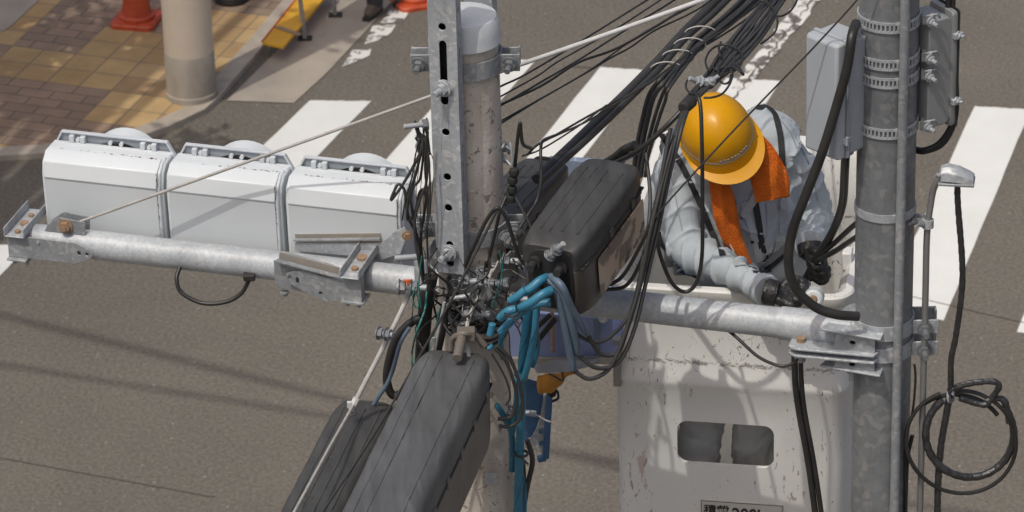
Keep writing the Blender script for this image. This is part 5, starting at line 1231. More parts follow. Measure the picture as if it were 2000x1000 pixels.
# floors
nb = len(rings[0]); K = len(prof_o)
mb.f.append(tuple((K-1)*nb+j for j in range(nb))); 
# split shell: bottom outer ring -> bottom inner ring faces must not exist
skip = set(); 
mb.f = [f for f in mb.f if not (len(f) == 4 and min(f) >= (K-1)*nb and min(f) < K*nb and max(f) >= K*nb)]
mb.f.append(tuple(K*nb+j for j in range(nb)))
Kt = K+len(prof_i)
for j in range(nb): k = (j+1) % nb; mb.f.append(((Kt-1)*nb+j, (Kt-1)*nb+k, k, j))
shell = mb.build('shell', M['bucket'], t, angle=40)
w0 = KF.pick(1322, 870, 0); w1 = KF.pick(1511, 870, 0); wt_ = KF.pick(1416, 829, 0)[1]; wb_ = KF.pick(1416, 912, 0)[1]
cut = MB(KF.M)
ring = []
ww, hh2, rd = (w1[0]-w0[0])/2, (wt_-wb_)/2, .032; cx, cz = (w1[0]+w0[0])/2, (wt_+wb_)/2
for sx, sy, s0 in ((1, 1, 0), (-1, 1, 90), (-1, -1, 180), (1, -1, 270)):
    for k in range(7): a = R(s0+15*k); ring.append((cx+sx*(ww-rd)+rd*math.cos(a), cz+sy*(hh2-rd)+rd*math.sin(a)))
cut.rings([[V((x, -.1, z)) for x, z in ring], [V((x, .12, z)) for x, z in ring]])
co_ = cut.build('cut', M['bucket'], t)
bo = shell.modifiers.new('b', 'BOOLEAN'); bo.object = co_; bo.operation = 'DIFFERENCE'; bo.solver = 'EXACT'
dg = bpy.context.evaluated_depsgraph_get(); dg.update()
me2 = bpy.data.meshes.new_from_object(shell.evaluated_get(dg)); shell.modifiers.clear(); shell.data = me2; bpy.data.objects.remove(co_)
me2.set_sharp_from_angle(angle=R(40))
mb = MB(KF.M); mb.rings([[V((x*1+(x-cx)*k, v, z+(z-cz)*k)) for x, z in ring] for v, k in ((-.004+.01, .0), (-.004, .0), (-.004, .09), (.012, .09))][:2] + [[V((x+(x-cx)*.035, -.0, z+(z-cz)*.08)) for x, z in ring]], cap=False)
# roller guard at the front rim
q = P(1590, 580, 10.66)
tr = thing('rim_roller', q, 'white plastic roller on the front rim of the bucket', 'roller')
mb = MB(); d = V((-.15, -1, .35)).normalized(); mb.tube([q+d*.05, q+d*.045, q+d*-.02, q-d*.03], [.022, .028, .03, .022], 24); mb.build('wheel', M['white_paint'], tr)
mb = MB(); mb.tube([q+d*.056, q+d*.05], [.010, .014], 18); mb.build('axle', M['rust'], tr)
mb = MB(KF.M); u, w_ = KF.pick(1655, 505, .25); mb.box((u, .25, w_), (.03, .05, .06)); tag(mb.build('rim_bracket', M['bucket'], bevel=.005), 'small pale bracket on the right rim beside the pole', 'bracket')
# load sign
F6 = KF; a0_ = KF.pick(1367, 978, -.001); a1_ = KF.pick(1530, 986, -.001); hgt = .14
ps = thing('load_sign', KF.at((a0_[0]+a1_[0])/2, -.02, a0_[1]-hgt), 'pale load limit sign stuck low on the bucket front', 'sign')
vv = .0085
mb = MB(KF.M); mb.box(((a0_[0]+a1_[0])/2, vv, a0_[1]-hgt/2), (a1_[0]-a0_[0], .003, hgt)); mb.build('plate', M['label_white'], ps)
mb = MB(KF.M)
W_ = a1_[0]-a0_[0]; x0 = a0_[0]; z0 = a0_[1]
for (cx2, cz2, a, b) in ((x0+W_/2, z0-.004, W_-.006, .0015), (x0+W_/2, z0-hgt+.004, W_-.006, .0015), (x0+.004, z0-hgt/2, .0015, hgt-.01), (x0+W_-.004, z0-hgt/2, .0015, hgt-.01)):
    mb.box((cx2, vv-.0018, cz2), (a, .001, b))
mb.build('border', M['ink'], ps)
def text(s, size, u, w_, F, v, parent, name='lettering', align='LEFT', bold=0.0, sx=1):
    cu_ = bpy.data.curves.new('t', 'FONT'); cu_.body = s; cu_.size = size; cu_.extrude = .0004; cu_.offset = bold; cu_.align_x = align; cu_.space_character = 1.0
    o = bpy.data.objects.new('t', cu_); COL.objects.link(o); dg = bpy.context.evaluated_depsgraph_get(); dg.update()
    me = bpy.data.meshes.new_from_object(o.evaluated_get(dg)); bpy.data.objects.remove(o)
    L = F.M @ Matrix(((sx, 0, 0, u), (0, 0, -1, v), (0, 1, 0, w_), (0, 0, 0, 1)))
    mb = MB(L); mb.add([v_.co for v_ in me.vertices], [tuple(p.vertices) for p in me.polygons]); return mb.build(name, M['ink'], parent, smooth=False)
text('積載', .036, x0+.010, z0-.046, KF, vv-.0028, ps, bold=.0006, sx=1.12)
text('200kg', .058, x0+.098, z0-.062, KF, vv-.0028, ps, bold=.0012, sx=.9)
text('以下', .036, x0+.010, z0-.1, KF, vv-.0028, ps, bold=.0006, sx=1.12) if False else None

# ---------------- tool tray at the bucket's left
zt1 = Z
tf = Frame(P(1090, 700, 10.84), R(10.7))
tt = thing('tool_tray', tf.at(0, .4, -.2), 'lavender blue tool tray hung on the left side of the bucket', 'tray')
L0 = tf.pick(985, 620, .0)[0]; L1 = tf.pick(1196, 620, 0)[0]
ztop = tf.pick(1090, 615, 0)[1]; zbo = tf.pick(1090, 702, 0)[1]
mb = MB(tf.M); mb.box(((L0+L1)/2, .0, (ztop+zbo)/2+.0), (L1-L0, .006, ztop-zbo)); mb.box(((L0+L1)/2, .42, zbo), (L1-L0, .84, .006)); mb.build('tray_panel', M['lav'], tt, bevel=.001)
for u in (L0+.004,):
    mb = MB(tf.M); mb.box((u, .42, (ztop+zbo)/2), (.006, .84, ztop-zbo)); mb.build('tray_side', M['lav'], tt)
mb = MB(tf.M)
for f in (.62, .86): mb.box((L0+(L1-L0)*f, -.006, (ztop+zbo)/2), (.018, .006, ztop-zbo))
mb.build('panel_rib', M['slate'], tt)
mb = MB(tf.M); u, w_ = tf.pick(1079, 650, -.02); mb.cyl((u, -.02, w_-.065), (u, -.02, w_+.08), .0065, seg=12); mb.build('rusty_rod', M['rust'], tt)
mb = MB(tf.M); u, w_ = tf.pick(1178, 622, -.01); mb.bolt((u, -.006, w_), (0, -1, 0), .006, .01); mb.build('bolt', M['galv'], tt)
# flap and bottom lip
mb = MB(tf.M); a = lambda x, y, v=-.06: V((tf.pick(x, y, v)[0], v, tf.pick(x, y, v)[1]))
fl = [a(1040, 716), a(1090, 702), a(1150, 697, -.03), a(1178, 698, -.0), a(1150, 716, -.06), a(1110, 727, -.08), a(1050, 729, -.07)]
mb.rings([fl, [p+V((0, .006, .0)) for p in fl]]); mb.build('rubber_flap', M['fr_grey'], tt)
mb = MB(tf.M)
mb.bar(a(985, 704, -.01), a(1196, 704, -.01), .012, .02); mb.build('lip_bar', M['rust_channel'], tt)
mb = MB(tf.M); mb.box((L1-.006, .12, zbo-.06), (.022, .03, .16)); mb.build('hanger_strip', M['rust_channel'], tt)
# rear part of the tray seen above the closure
rf = Frame(Z(1138, 345, zr-.02), R(10.7))
mb = MB(rf.M); mb.box((0, .02, -.0), (.22, .03, .1)); mb.build('rear_panel', pbr('scraped blue steel', (.24, .29, .38), (.16, .20, .28), 20, .5, 0, .2, 60, spots=[((.5, .52, .55), 50, .62), ((.25, .14, .07), 34, .66)]), tt)
t = thing('hardware_bits', rf.at(0, -.15, 0), 'loose nuts and bolts lying in the tray beyond the box closure', 'bolts'); tag(t, kind='stuff')
rg = random.Random(8); mb = MB()
for k in range(60):
    q = rf.at(rg.uniform(-.1, .03), rg.uniform(-.28, -.03), rg.uniform(.0, .02)); d = V((rg.uniform(-1, 1), rg.uniform(-1, 1), rg.uniform(-.2, .6)))
    mb.bolt(q, d, .0042, rg.uniform(.015, .035))
mb.build('bolt_heap', M['rust_channel'], t)
mb = MB(rf.M); mb.box((-.03, -.15, -.015), (.2, .3, .03)); mb.build('heap_floor', M['galv_dark'], t)
mb = MB(rf.M)
for (p1, p2) in (((.02, -.28, 0), (.02, -.28, .09)), ((.02, -.28, .085), (.16, -.28, .085)), ((.02, -.28, .09), (-.02, -.34, -.05)), ((.16, -.28, .085), (.16, -.28, 0))): mb.cyl(p1, p2, .006, seg=10)
tag(mb.build('rod_rack', M['galv_dark']), 'bent rod rack at the back of the tool tray', 'rack')
# ochre glove bag under the flap
def bag():
    t = thing('ochre_pouch', P(1068, 750, 10.74), 'ochre leather pouch tied under the tray flap', 'pouch')
    mb = MB(); pts = [P(1050, 752, 10.74), P(1066, 750, 10.74), P(1086, 742, 10.75), P(1104, 730, 10.76), P(1128, 722, 10.78)]
    mb.tube(cr_(pts, 5), [.03+.002*math.sin(i*1.3) for i in range(8)]+[.027, .025, .022, .02, .017, .015, .013, .012, .011, .01, .01, .01, .008][:13], 16)
    remesh(mb, .005, 4, lambda p, n: .006*noise.noise(p*30)).build('leather', M['orange_bag'], t)
    mb = MB(); mb.tube(cr_([P(1072, 730, 10.71), P(1085, 736, 10.70), P(1100, 744, 10.71), P(1098, 726, 10.72)], 5), .003, 6); mb.build('cord', M['tape'], t)
bag()
# blue ladder/stirrup metal under
t = thing('blue_step_frame', P(1050, 820, 10.82), 'dark blue metal stirrup frame hanging below the ochre pouch', 'frame')
Y6 = 10.80
mb = MB(); mb.bar(P(1073, 770, Y6), P(1066, 895, Y6), .02, .02); mb.bar(P(1066, 893, Y6), P(1050, 897, Y6), .02, .02); mb.build('outer_bar', M['blue'], t, bevel=.004)
mb = MB(); q = [P(1022, 740, Y6+.02), P(1062, 752, Y6+.02), P(1060, 800, Y6+.02), P(1042, 850, Y6+.02), P(1022, 862, Y6+.02)]
mb.rings([q, [p+V((0, .01, 0)) for p in q]]); mb.build('blue_plate', M['blue'], t)
mb = MB(); q = [P(1062, 775, Y6), P(1068, 775, Y6), P(1062, 890, Y6), P(1034, 862, Y6), P(1052, 830, Y6)]
mb.rings([q, [p+V((0, .008, 0)) for p in q]]); mb.build('grey_plate', M['galv_dark'], t)
for y in (843, 866): mb = MB(); mb.box(P(1056, y, Y6-.006), (.012, .006, .012)); mb.build('rivet', M['blue'], t)
mb = MB(); mb.bolt(P(1078, 768, Y6-.01), (.4, -.6, .5), .005, .02); mb.tube(cr_([P(1076, 760, Y6), P(1088, 764, Y6), P(1090, 778, Y6), P(1078, 784, Y6)], 4), .004, 6); mb.build('hook', M['dark'], t)
tubeobj('twisted_wire', [(1030, 805, 10.3), (1050, 812, 10.3), (1064, 820, 10.3), (1078, 825, 10.3)], .0028, 'white_wire', 'short twisted wire end sticking out over the road by the blue frame', 'wire')
mb = MB(); mb.bar(P(1048, 640, 10.72), P(1075, 615, 10.72), .012, .012); mb.bar(P(1030, 690, 10.74), P(1085, 622, 10.74), .014, .014)
tag(mb.build('strut', M['dark']), 'black strut across the lavender tray behind the blue sleeves', 'strut')
# steel plate on the pole foot bottom right of the biggest closure
mb = MB(); mb.box(P(960, 935, YC-.13), (.04, .02, .03)); tag(mb.build('pole_step', M['galv'], bevel=.002), 'small galvanised step socket low on the concrete pole', 'step')

DYW = .22
def PW(x, y, Y): return P(x, y, Y+DYW)

# ================================================================== WORKER
zf = zr-.955
SL, SR = PW(1318, 335, 11.02), PW(1528, 300, 11.06)
EL, ER = PW(1346, 488, 10.86), PW(1588, 425, 11.12)
WL, WR = PW(1496, 568, 10.50), PW(1583, 478, 10.88)
NECK = PW(1422, 290, 11.03); CH = PW(1425, 400, 11.04); WAI = PW(1470, 530, 11.02); PEL = PW(1478, 625, 11.14)
HEAD = PW(1408, 258, 10.93)
ft = [V((PW(1370, 880, 10.9).x, 11.0, zf+.05)), V((PW(1490, 880, 10.9).x, 11.02, zf+.05))]
kn = [PW(1366, 846, 10.86), PW(1474, 850, 10.86)]
hp_ = [PEL+V((-.1, 0, -.02)), PEL+V((.1, 0, -.02))]
wk = thing('person', V((PEL.x, PEL.y, zf)), 'worker in yellow helmet and pale blue work clothes bending over cables in the bucket', 'person')
def fold(seed, amp, axis_fn=None):
    def f(p, n):
        q = p*9+V((seed, seed*.7, 0))
        a = noise.noise(q+noise.noise_vector(p*6)*.9)
        b = noise.noise(V((p.x*14, p.y*14, p.z*30))+noise.noise_vector(p*7)*1.6)
        return amp*((1-abs(a)*2.2)*.45 + (1-abs(b)*2.4)*.6-.4)
    return f
def limb(mb, pts, rad, n=7, seg=18):
    w3 = cr_(pts, n); K = len(w3); rr = []
    for i in range(K):
        t = i/(K-1)*(len(rad)-1); a = int(min(t, len(rad)-2)); rr.append(rad[a]+(rad[a+1]-rad[a])*(t-a))
    mb.tube(w3, rr, seg)
def ell(mb, c, rx, ry, rz, seg=20):
    mb.lathe([(max(.02, math.sin(math.pi*k/12))*1.0, -math.cos(math.pi*k/12)) for k in range(13)], seg=seg, L=Matrix.Translation(c) @ Matrix.Diagonal((rx, ry, rz, 1)))
def torso(mb, gr=0):
    rings = []
    for c, a, b in ((PEL, .165, .115), (PEL.lerp(WAI, .6), .165, .115), (WAI, .165, .115), (WAI.lerp(CH, .5), .185, .125), (CH, .20, .13), (PW(1422, 345, 11.05), .195, .115), (PW(1422, 308, 11.05), .15, .09), (NECK, .08, .07)):
        rings.append([c+V(((a+gr)*math.cos(t), (b+gr)*math.sin(t), .04*math.sin(t)*-.6)) for t in (2*math.pi*k/28 for k in range(28))])
    mb.rings(rings)
# --- body: one continuous skin
mb = MB(); torso(mb, -.02)
limb(mb, [NECK+V((0, .01, -.04)), NECK+V((0, -.02, .05)), HEAD+V((0, .03, -.02))], [.055, .055, .05])
ell(mb, HEAD+V((0, 0, 0)), .076, .095, .10)
fwd = V((.18, -.78, -.6)).normalized(); upv = V((-.1, -.6, .8)); upv = (upv-fwd*upv.dot(fwd)).normalized(); sd = fwd.cross(upv)
ell(mb, HEAD+fwd*.03-upv*.055, .055, .06, .055)
limb(mb, [HEAD+fwd*.085+upv*.02, HEAD+fwd*.112-upv*.012, HEAD+fwd*.09-upv*.02], [.010, .014, .012], 4, 8)
for s_ in (-1, 1): ell(mb, HEAD+sd*.078*s_-fwd*.01, .012, .02, .03, 10)
ell(mb, HEAD+fwd*.082-upv*.055, .022, .012, .010, 10)
for S_, E_, W_ in ((SL, EL, WL), (SR, ER, WR)): limb(mb, [S_, E_, W_], [.05, .045, .038, .032, .028], 8)
for i in (0, 1): limb(mb, [hp_[i], kn[i], ft[i]+V((0, 0, .02))], [.08, .07, .055, .045, .035], 8)
remesh(mb, .011, 4).build('body', M['skin'], wk)
for s_ in (-1, 1):
    mb = MB(); ell(mb, HEAD+fwd*.088+sd*.03*s_+upv*.012, .011, .011, .009, 12); mb.build('eye', M['dark'], wk)
# --- shirt
mb = MB(); torso(mb, .006)
ell(mb, PW(1492, 268, 11.10), .115, .10, .085); ell(mb, PW(1352, 292, 11.09), .105, .10, .075)
for S_, E_, W_, rad in ((SL, EL, WL, [.078, .074, .070, .068, .062, .050, .044]), (SR, ER, WR, [.080, .074, .070, .070, .064, .054, .046])):
    limb(mb, [S_.lerp(CH, .3)+V((0, 0, .01)), S_, S_.lerp(E_, .5)+(V((-.012, 0, 0)) if S_ is SL else V((.018, 0, 0))), E_, E_.lerp(W_, .5)+V((0, 0, .004)), W_], rad, 8, 24)
sh = remesh(mb, .005, 5, None)
# sharp folds: displace along normals using limb-aware ridges
def shirt_fold(p, n):
    d = V((1, 0, 0)); best = 9; prm = 0
    for (a, b, o_) in ((SL, EL, 0), (EL, WL, 1), (SR, ER, 2), (ER, WR, 3)):
        ab = b-a; t = max(-.1, min(1.1, (p-a).dot(ab)/ab.length_squared)); dist = (p-(a+ab*t)).length
        if dist < best: best = dist; d = ab; prm = t*ab.length; off = o_; side = (p-(a+ab*t))
    if best < .095:
        ang = math.atan2(side.z, side.x+side.y*.5)
        s = prm*82+off*3+1.6*math.sin(ang+off)+1.9*noise.noise(p*6)
        ridge = (1-abs(math.sin(s*.5)))**2.6
        w_ = .35+.65*abs(noise.noise(p*6+V((off*5, 3, 1))))*1.6
        el = 1.0 if off in (1, 3) else .75
        return .021*el*ridge*w_-.006
    s = (p.x*18+p.z*7)+2.5*noise.noise(p*7)
    return .020*(1-abs(math.sin(s*1.3)))**2.2*abs(noise.noise(p*5+V((9, 0, 0))))*2
def crease(p, n):
    a = V((p.x*7+p.z*3, p.y*7, p.z*17+p.x*5))+noise.noise_vector(p*5)*1.2
    b = V((p.x*15-p.z*6, p.y*9, p.z*11))+noise.noise_vector(p*8+V((4, 0, 0)))*1.0
    return .0045*(max(0, 1-abs(noise.noise(a*.5))*4.2))**2
bm = bmesh.new(); me = bpy.data.meshes.new('x'); me.from_pydata(sh.v, [], sh.f); bm.from_mesh(me); bmesh.ops.subdivide_edges(bm, edges=[], cuts=0); bm.normal_update()
sh.v = [v.co+v.normal*(shirt_fold(v.co, v.normal)-crease(v.co, v.normal)) for v in bm.verts]; bm.free(); bpy.data.meshes.remove(me)
shirt = sh.build('shirt', M['shirt'], wk, angle=80)
tree = BVHTree.FromPolygons(sh.v, sh.f)
def onshirt(px, py, off=.004, fb=10.9):
    d = ray(px, py).normalized(); h = tree.ray_cast(CP, d)
    return (h[0]+h[1]*off, h[1]) if h[0] else (PW(px, py, fb), V((0, -1, .3)))
def band_on(name, pts, wd, mat, th=.003, off=.004, n=5, parent=wk):
    """webbing lying on the shirt, following its surface"""
    px = []
    for i in range(len(pts)-1):
        for k in range(n): px.append((pts[i][0]+(pts[i+1][0]-pts[i][0])*k/n, pts[i][1]+(pts[i+1][1]-pts[i][1])*k/n))
    px.append(pts[-1]); C_ = [onshirt(x, y, off) for x, y in px]
    pos = [c[0] for c in C_]
    for _ in range(3): pos = [pos[0]]+[(pos[i-1]+pos[i]*2+pos[i+1])/4 for i in range(1, len(pos)-1)]+[pos[-1]]
    rings = []
    for i, p in enumerate(pos):
        t = (pos[min(i+1, len(pos)-1)]-pos[max(i-1, 0)]).normalized(); nn = C_[i][1]; s_ = t.cross(nn).normalized(); nn = s_.cross(t)
        rings.append([p-s_*wd/2, p-s_*wd/2+nn*th, p+s_*wd/2+nn*th, p+s_*wd/2])
    m_ = MB(); m_.rings(rings); return m_.build(name, M[mat], parent)
band_on('harness_strap', [(1292, 262), (1312, 292), (1332, 325), (1352, 370), (1374, 412), (1388, 445), (1400, 475), (1412, 500)], .019, 'strap')
band_on('harness_strap', [(1480, 212), (1500, 210), (1514, 226), (1523, 262), (1527, 300), (1527, 340)], .019, 'strap')
band_on('harness_strap', [(1474, 392), (1480, 430), (1486, 470), (1494, 505), (1500, 530)], .02, 'strap')
band_on('harness_strap', [(1404, 345), (1422, 372), (1436, 400)], .02, 'strap')
M['vest'] = pbr('grey mesh vest', (.50, .52, .52), (.40, .42, .43), 9, .85, 0, .6, 80)
band_on('vest_edge', [(1375, 345), (1392, 400), (1412, 450), (1432, 495), (1446, 520)], .034, 'vest', off=.002)
band_on('vest_edge', [(1528, 385), (1530, 430), (1524, 470), (1512, 500)], .03, 'vest', off=.003)
band_on('vest_panel', [(1505, 395), (1507, 430), (1502, 470), (1492, 505)], .034, 'vest', off=.002)
band_on('placket', [(1452, 395), (1462, 430), (1474, 465), (1484, 500), (1490, 530)], .022, 'shirt', off=.003)
band_on('collar', [(1392, 352), (1402, 370), (1420, 396), (1436, 420)], .024, 'vest', th=.005, off=.004)
band_on('collar', [(1478, 372), (1470, 392), (1456, 412), (1446, 424)], .024, 'vest', th=.005, off=.004)
band_on('chest_strap', [(1468, 524), (1488, 516), (1510, 500), (1530, 484)], .022, 'fr_grey', off=.006)
band_on('chest_strap', [(1474, 534), (1496, 526), (1518, 508), (1534, 492)], .014, 'strap', off=.006)
band_on('pocket_seam', [(1560, 280), (1575, 310), (1588, 350), (1596, 390)], .003, 'hinge_grey', off=.001)
band_on('yoke_seam', [(1526, 238), (1545, 262), (1556, 290)], .003, 'hinge_grey', off=.001)
band_on('sleeve_seam', [(1300, 300), (1312, 345), (1322, 400), (1332, 450)], .003, 'hinge_grey', off=.001)
for x, y in ((1447, 424), (1470, 470), (1484, 515)):
    p, n_ = onshirt(x, y, .006); mb = MB(); mb.cyl(p, p+n_*.0025, .006, seg=12); mb.build('button', M['strap'], wk)
mb = MB()
for p_, d_ in ((WL, (WL-EL).normalized()), (WR, (WR-ER).normalized())): mb = MB(); mb.tube([p_-d_*.03, p_-d_*.015, p_+d_*.008], [.047, .050, .048], 20); mb.build('cuff', M['shirt'], wk)
# tool belt at image left
mb = MB(); q = [PW(1284, 458, 10.98), PW(1300, 480, 10.95), PW(1322, 505, 10.93), PW(1345, 527, 10.93), PW(1380, 545, 10.93)]
mb.tube(cr_(q, 5), .014, 8); mb.build('tool_belt', M['strap'], wk)
mb = MB(); mb.box(PW(1312, 500, 11.0), (.045, .05, .06)); mb.box(PW(1330, 520, 10.98), (.05, .04, .05)); mb.build('belt_pouch', M['fr_grey'], wk, bevel=.008)
mb = MB(); mb.bar(PW(1322, 524, 10.92), PW(1350, 534, 10.92), .012, .02); mb.build('pliers', M['blue'], wk, bevel=.003)
mb = MB(); mb.tube([PW(1318, 515, 10.9), PW(1334, 498, 10.9), PW(1342, 520, 10.9), PW(1322, 530, 10.9)], .004, 6); mb.tube(cr_([PW(1334, 522, 10.9), PW(1342, 514, 10.9), PW(1350, 524, 10.9), PW(1342, 534, 10.9)], 4, True), .003, 6, closed=True); mb.build('hook', M['galv'], wk)
# trousers
mb = MB(); rings = []
for c, a, b in ((PEL+V((0, 0, -.09)), .15, .12), (PEL, .178, .125), (PEL.lerp(WAI, .6), .172, .122)): rings.append([c+V((a*math.cos(t), b*math.sin(t), 0)) for t in (2*math.pi*k/28 for k in range(28))])
mb.rings(rings)
for i in (0, 1): limb(mb, [hp_[i], kn[i], ft[i]+V((0, .0, .08))], [.10, .08, .068, .068, .066], 8, 22)
remesh(mb, .01, 5, fold(3, .012)).build('trousers', M['trouser'], wk, angle=80)
for i in (0, 1):
    mb = MB(); f_ = ft[i]; limb(mb, [f_+V((0, .07, .0)), f_+V((0, 0, .01)), f_+V((0, -.1, -.01)), f_+V((0, -.16, -.02))], [.04, .05, .045, .03]); remesh(mb, .01, 3).build('shoe', M['dark'], wk)
# --- helmet
nC = V((0, -.889, .459)); I = V((1, 0, 0)); J = V((0, .459, .889))
hax = (nC*.80+J*.56-I*.22).normalized(); gd = (I*.46-J*.88); fx = (gd-hax*gd.dot(hax)).normalized(); sx_ = hax.cross(fx)
HM = Matrix.Identity(4); HC = PW(1396, 246, 10.86)-hax*.035
for i in range(3): HM[i][0] = fx[i]; HM[i][1] = sx_[i]; HM[i][2] = hax[i]; HM[i][3] = HC[i]
hel = thing('helmet', V((0, 0, 0)), None, None); hel.parent = wk; hel.location = HC-wk.location
for k_ in ('label', 'category'):
    if k_ in hel: del hel[k_]
mb = MB(HM); rings = []; n = 48
A_, B_, H_h = .124, .108, .124
for k in range(15):
    ph = math.pi/2*k/14; rr = math.sin(ph) if k else .01; zz = math.cos(ph)**.9*H_h if k < 14 else 0
    ring = []
    for j in range(n):
        a = 2*math.pi*j/n; c, s_ = math.cos(a), math.sin(a)
        crest = .004*math.exp(-(s_*rr*B_/.020)**2)*math.sin(ph*1.0) if k < 13 else 0
        ring.append(V((A_*rr*c, B_*rr*s_, zz+crest)))
    rings.append(ring)
def brim(o_, zz, vis):
    ring = []
    for j in range(n):
        a = 2*math.pi*j/n; c, s_ = math.cos(a), math.sin(a); f = max(0, (c-.12)/.88)**.65 if c > .12 else 0
        ring.append(V(((A_+o_+vis*.75*f)*c, (B_+o_+vis*f*.35)*s_, zz-.016*f*(vis > 0))))
    return ring
rings += [brim(.004, -.012, 0), brim(.005, -.022, .004), brim(.010, -.026, .056), brim(.009, -.030, .056), brim(-.004, -.026, .002), [V((p.x*.96, p.y*.96, -.012)) for p in rings[-1]]]
rings += [[V((p.x*.965, p.y*.965, p.z*.965-.002)) for p in r] for r in rings[13:0:-3]]
mb.rings(rings); 
def hb(mb_, nm, mt, bev=0):
    me_o = mb_.build(nm, M[mt], None, bevel=bev, angle=50); off = me_o.location.copy(); me_o.parent = hel; me_o.location = off-HC; return me_o
hb(mb, 'helmet_shell', 'helmet')
# faint reflective line above the brim and worn emblem strip on the front
mb = MB(HM); L1_, L2_ = [], []
for j in range(61):
    a = R(-100+200*j/60); c, s_ = math.cos(a), math.sin(a); k1 = 1.012
    L1_.append([V((A_*k1*c*.995, B_*k1*s_*.995, .004)), V((A_*k1*c*.985, B_*k1*s_*.985, .009)), V((A_*c*.97, B_*s_*.97, .009)), V((A_*c*.97, B_*s_*.97, .004))])
mb.rings(L1_); hb(mb, 'reflective_line', 'white_wire')
mb = MB(HM); rg = random.Random(4)
for j in range(9):
    a = R(-24+6*j); c, s_ = math.cos(a), math.sin(a); hh_ = rg.uniform(.006, .011)
    for m_ in range(2):
        aa = a+R(1.6*m_+rg.uniform(-.4, .4)); c, s_ = math.cos(aa), math.sin(aa); z_1 = .016+rg.uniform(-.002, .002)
        p1 = V((A_*c*1.003*.992, B_*s_*1.003*.992, z_1)); mb.box(p1, (.0022, .0042, hh_))
hb(mb, 'worn_print', 'hinge_grey')
mb = MB(HM); mb.tube(cr_([V((.06, -.1, -.03)), V((.07, -.06, -.1)), V((.075, 0, -.125)), V((.07, .06, -.1)), V((.06, .1, -.03))], 5), .005, 6); hb(mb, 'chin_strap', 'strap')
# --- orange towel
def cloth(name, lefts, rights, mat, seed, th=.007, parent=wk, amp=.006):
    a, b = cr_([PW(*p) for p in lefts], 8), cr_([PW(*p) for p in rights], 8); K = len(a); n = 12; up, dn = [], []
    for i in range(K):
        ru = []
        for j in range(n+1):
            f = j/n; p = a[i].lerp(b[i], f); bul = math.sin(math.pi*f)
            off = V((0, -1, .35)).normalized()*(amp*1.6*bul + amp*math.sin(f*13+i*.12+seed)*.7 + amp*1.2*noise.noise(p*22+V((seed, 0, 0))))
            ru.append(p+off)
        up.append(ru)
    rings = [r+[p+V((0, th, -.003)) for p in r[::-1]] for r in up]
    mb = MB(); mb.rings(rings); return mb.build(name, M[mat], parent, angle=70)
cloth('towel', [(1383, 335, 10.84), (1388, 380, 10.83), (1396, 430, 10.83), (1410, 468, 10.84), (1428, 492, 10.84), (1446, 508, 10.84)],
      [(1412, 340, 10.84), (1430, 372, 10.83), (1440, 410, 10.83), (1448, 455, 10.84), (1460, 490, 10.84), (1470, 517, 10.84)], 'towel', 1)
cloth('towel', [(1455, 330, 10.84), (1463, 345, 10.83), (1470, 368, 10.82), (1476, 396, 10.82)], [(1482, 256, 10.88), (1514, 292, 10.86), (1540, 345, 10.84), (1542, 384, 10.84)], 'towel', 5)
# --- gloves
def hand(name, wrist, d, pn, thumb_side, L=.18, curls=(.9, .95, 1, 1.05), label=None, bend0=.5):
    """palm with four separate curling fingers and a thumb; d = towards the fingers, pn = out of the palm"""
    d = V(d).normalized(); pn = V(pn); pn = (pn-d*pn.dot(d)).normalized(); s_ = d.cross(pn)*thumb_side
    mb = MB(); pl = L*.48
    limb(mb, [wrist-d*.03, wrist+d*.01], [.036, .034], 3, 16)
    for k in range(5):
        f = (k-2)/2; a = wrist+s_*f*.016; b = wrist+d*pl+s_*f*.033; limb(mb, [a, a.lerp(b, .5)-pn*.002, b], [.018, .0165, .0135], 3, 12)
    for k, (ln, cu_) in enumerate(zip((.070, .080, .075, .060), curls)):
        f = (1.5-k)/1.5; base = wrist+d*(pl-.004*abs(f))+s_*f*.032; dirv = d.copy(); p = base; pts = [p]
        axis = d.cross(pn)
        ang = bend0*cu_
        for seg_, fr in enumerate((.45, .32, .23)):
            dd = d*math.cos(ang)+pn*math.sin(ang)+s_*(f*.06); p = p+dd.normalized()*ln*fr; pts.append(p); ang += cu_*1.05
        limb(mb, pts, [.0125, .0118, .011, .0095], 4, 12)
    tb = wrist+d*pl*.30+s_*.024; tp = [tb, tb+s_*.022+d*.018+pn*.014, tb+s_*.022+d*.042+pn*.032, tb+s_*.008+d*.06+pn*.042]
    limb(mb, tp, [.0165, .015, .0125, .0105], 4, 12)
    return remesh(mb, .0032, 3, lambda p, n_: .0012*noise.noise(p*70)).build(name, M['glove'], wk, angle=80)
gr = PW(1590, 522, 10.78)
hand('glove', PW(1583, 492, 10.87), gr-PW(1583, 486, 10.88)+V((.0, -.03, -.03)), (.75, .45, .3), 1, curls=(1.25, 1.3, 1.3, 1.35), bend0=.55)
hand('glove', PW(1510, 572, 10.48), PW(1572, 588, 10.46)-PW(1510, 574, 10.48), (.1, -.35, .9), -1, L=.135, curls=(1.1, 1.15, 1.2, 1.25), bend0=.5)
mb = MB(); d = (PW(1572, 588, 10.46)-PW(1510, 574, 10.48)).normalized(); w_ = PW(1510, 572, 10.48)
mb.tube([w_-d*.022, w_+d*.012], [.041, .039], 18); mb.build('glove_cuff', M['glove'], wk)
mb = MB(); w_ = PW(1583, 490, 10.872); d = V((.05, -.5, -.5)).normalized(); mb.tube([w_-d*.02, w_+d*.012], [.041, .039], 18); mb.build('glove_cuff', M['glove'], wk)

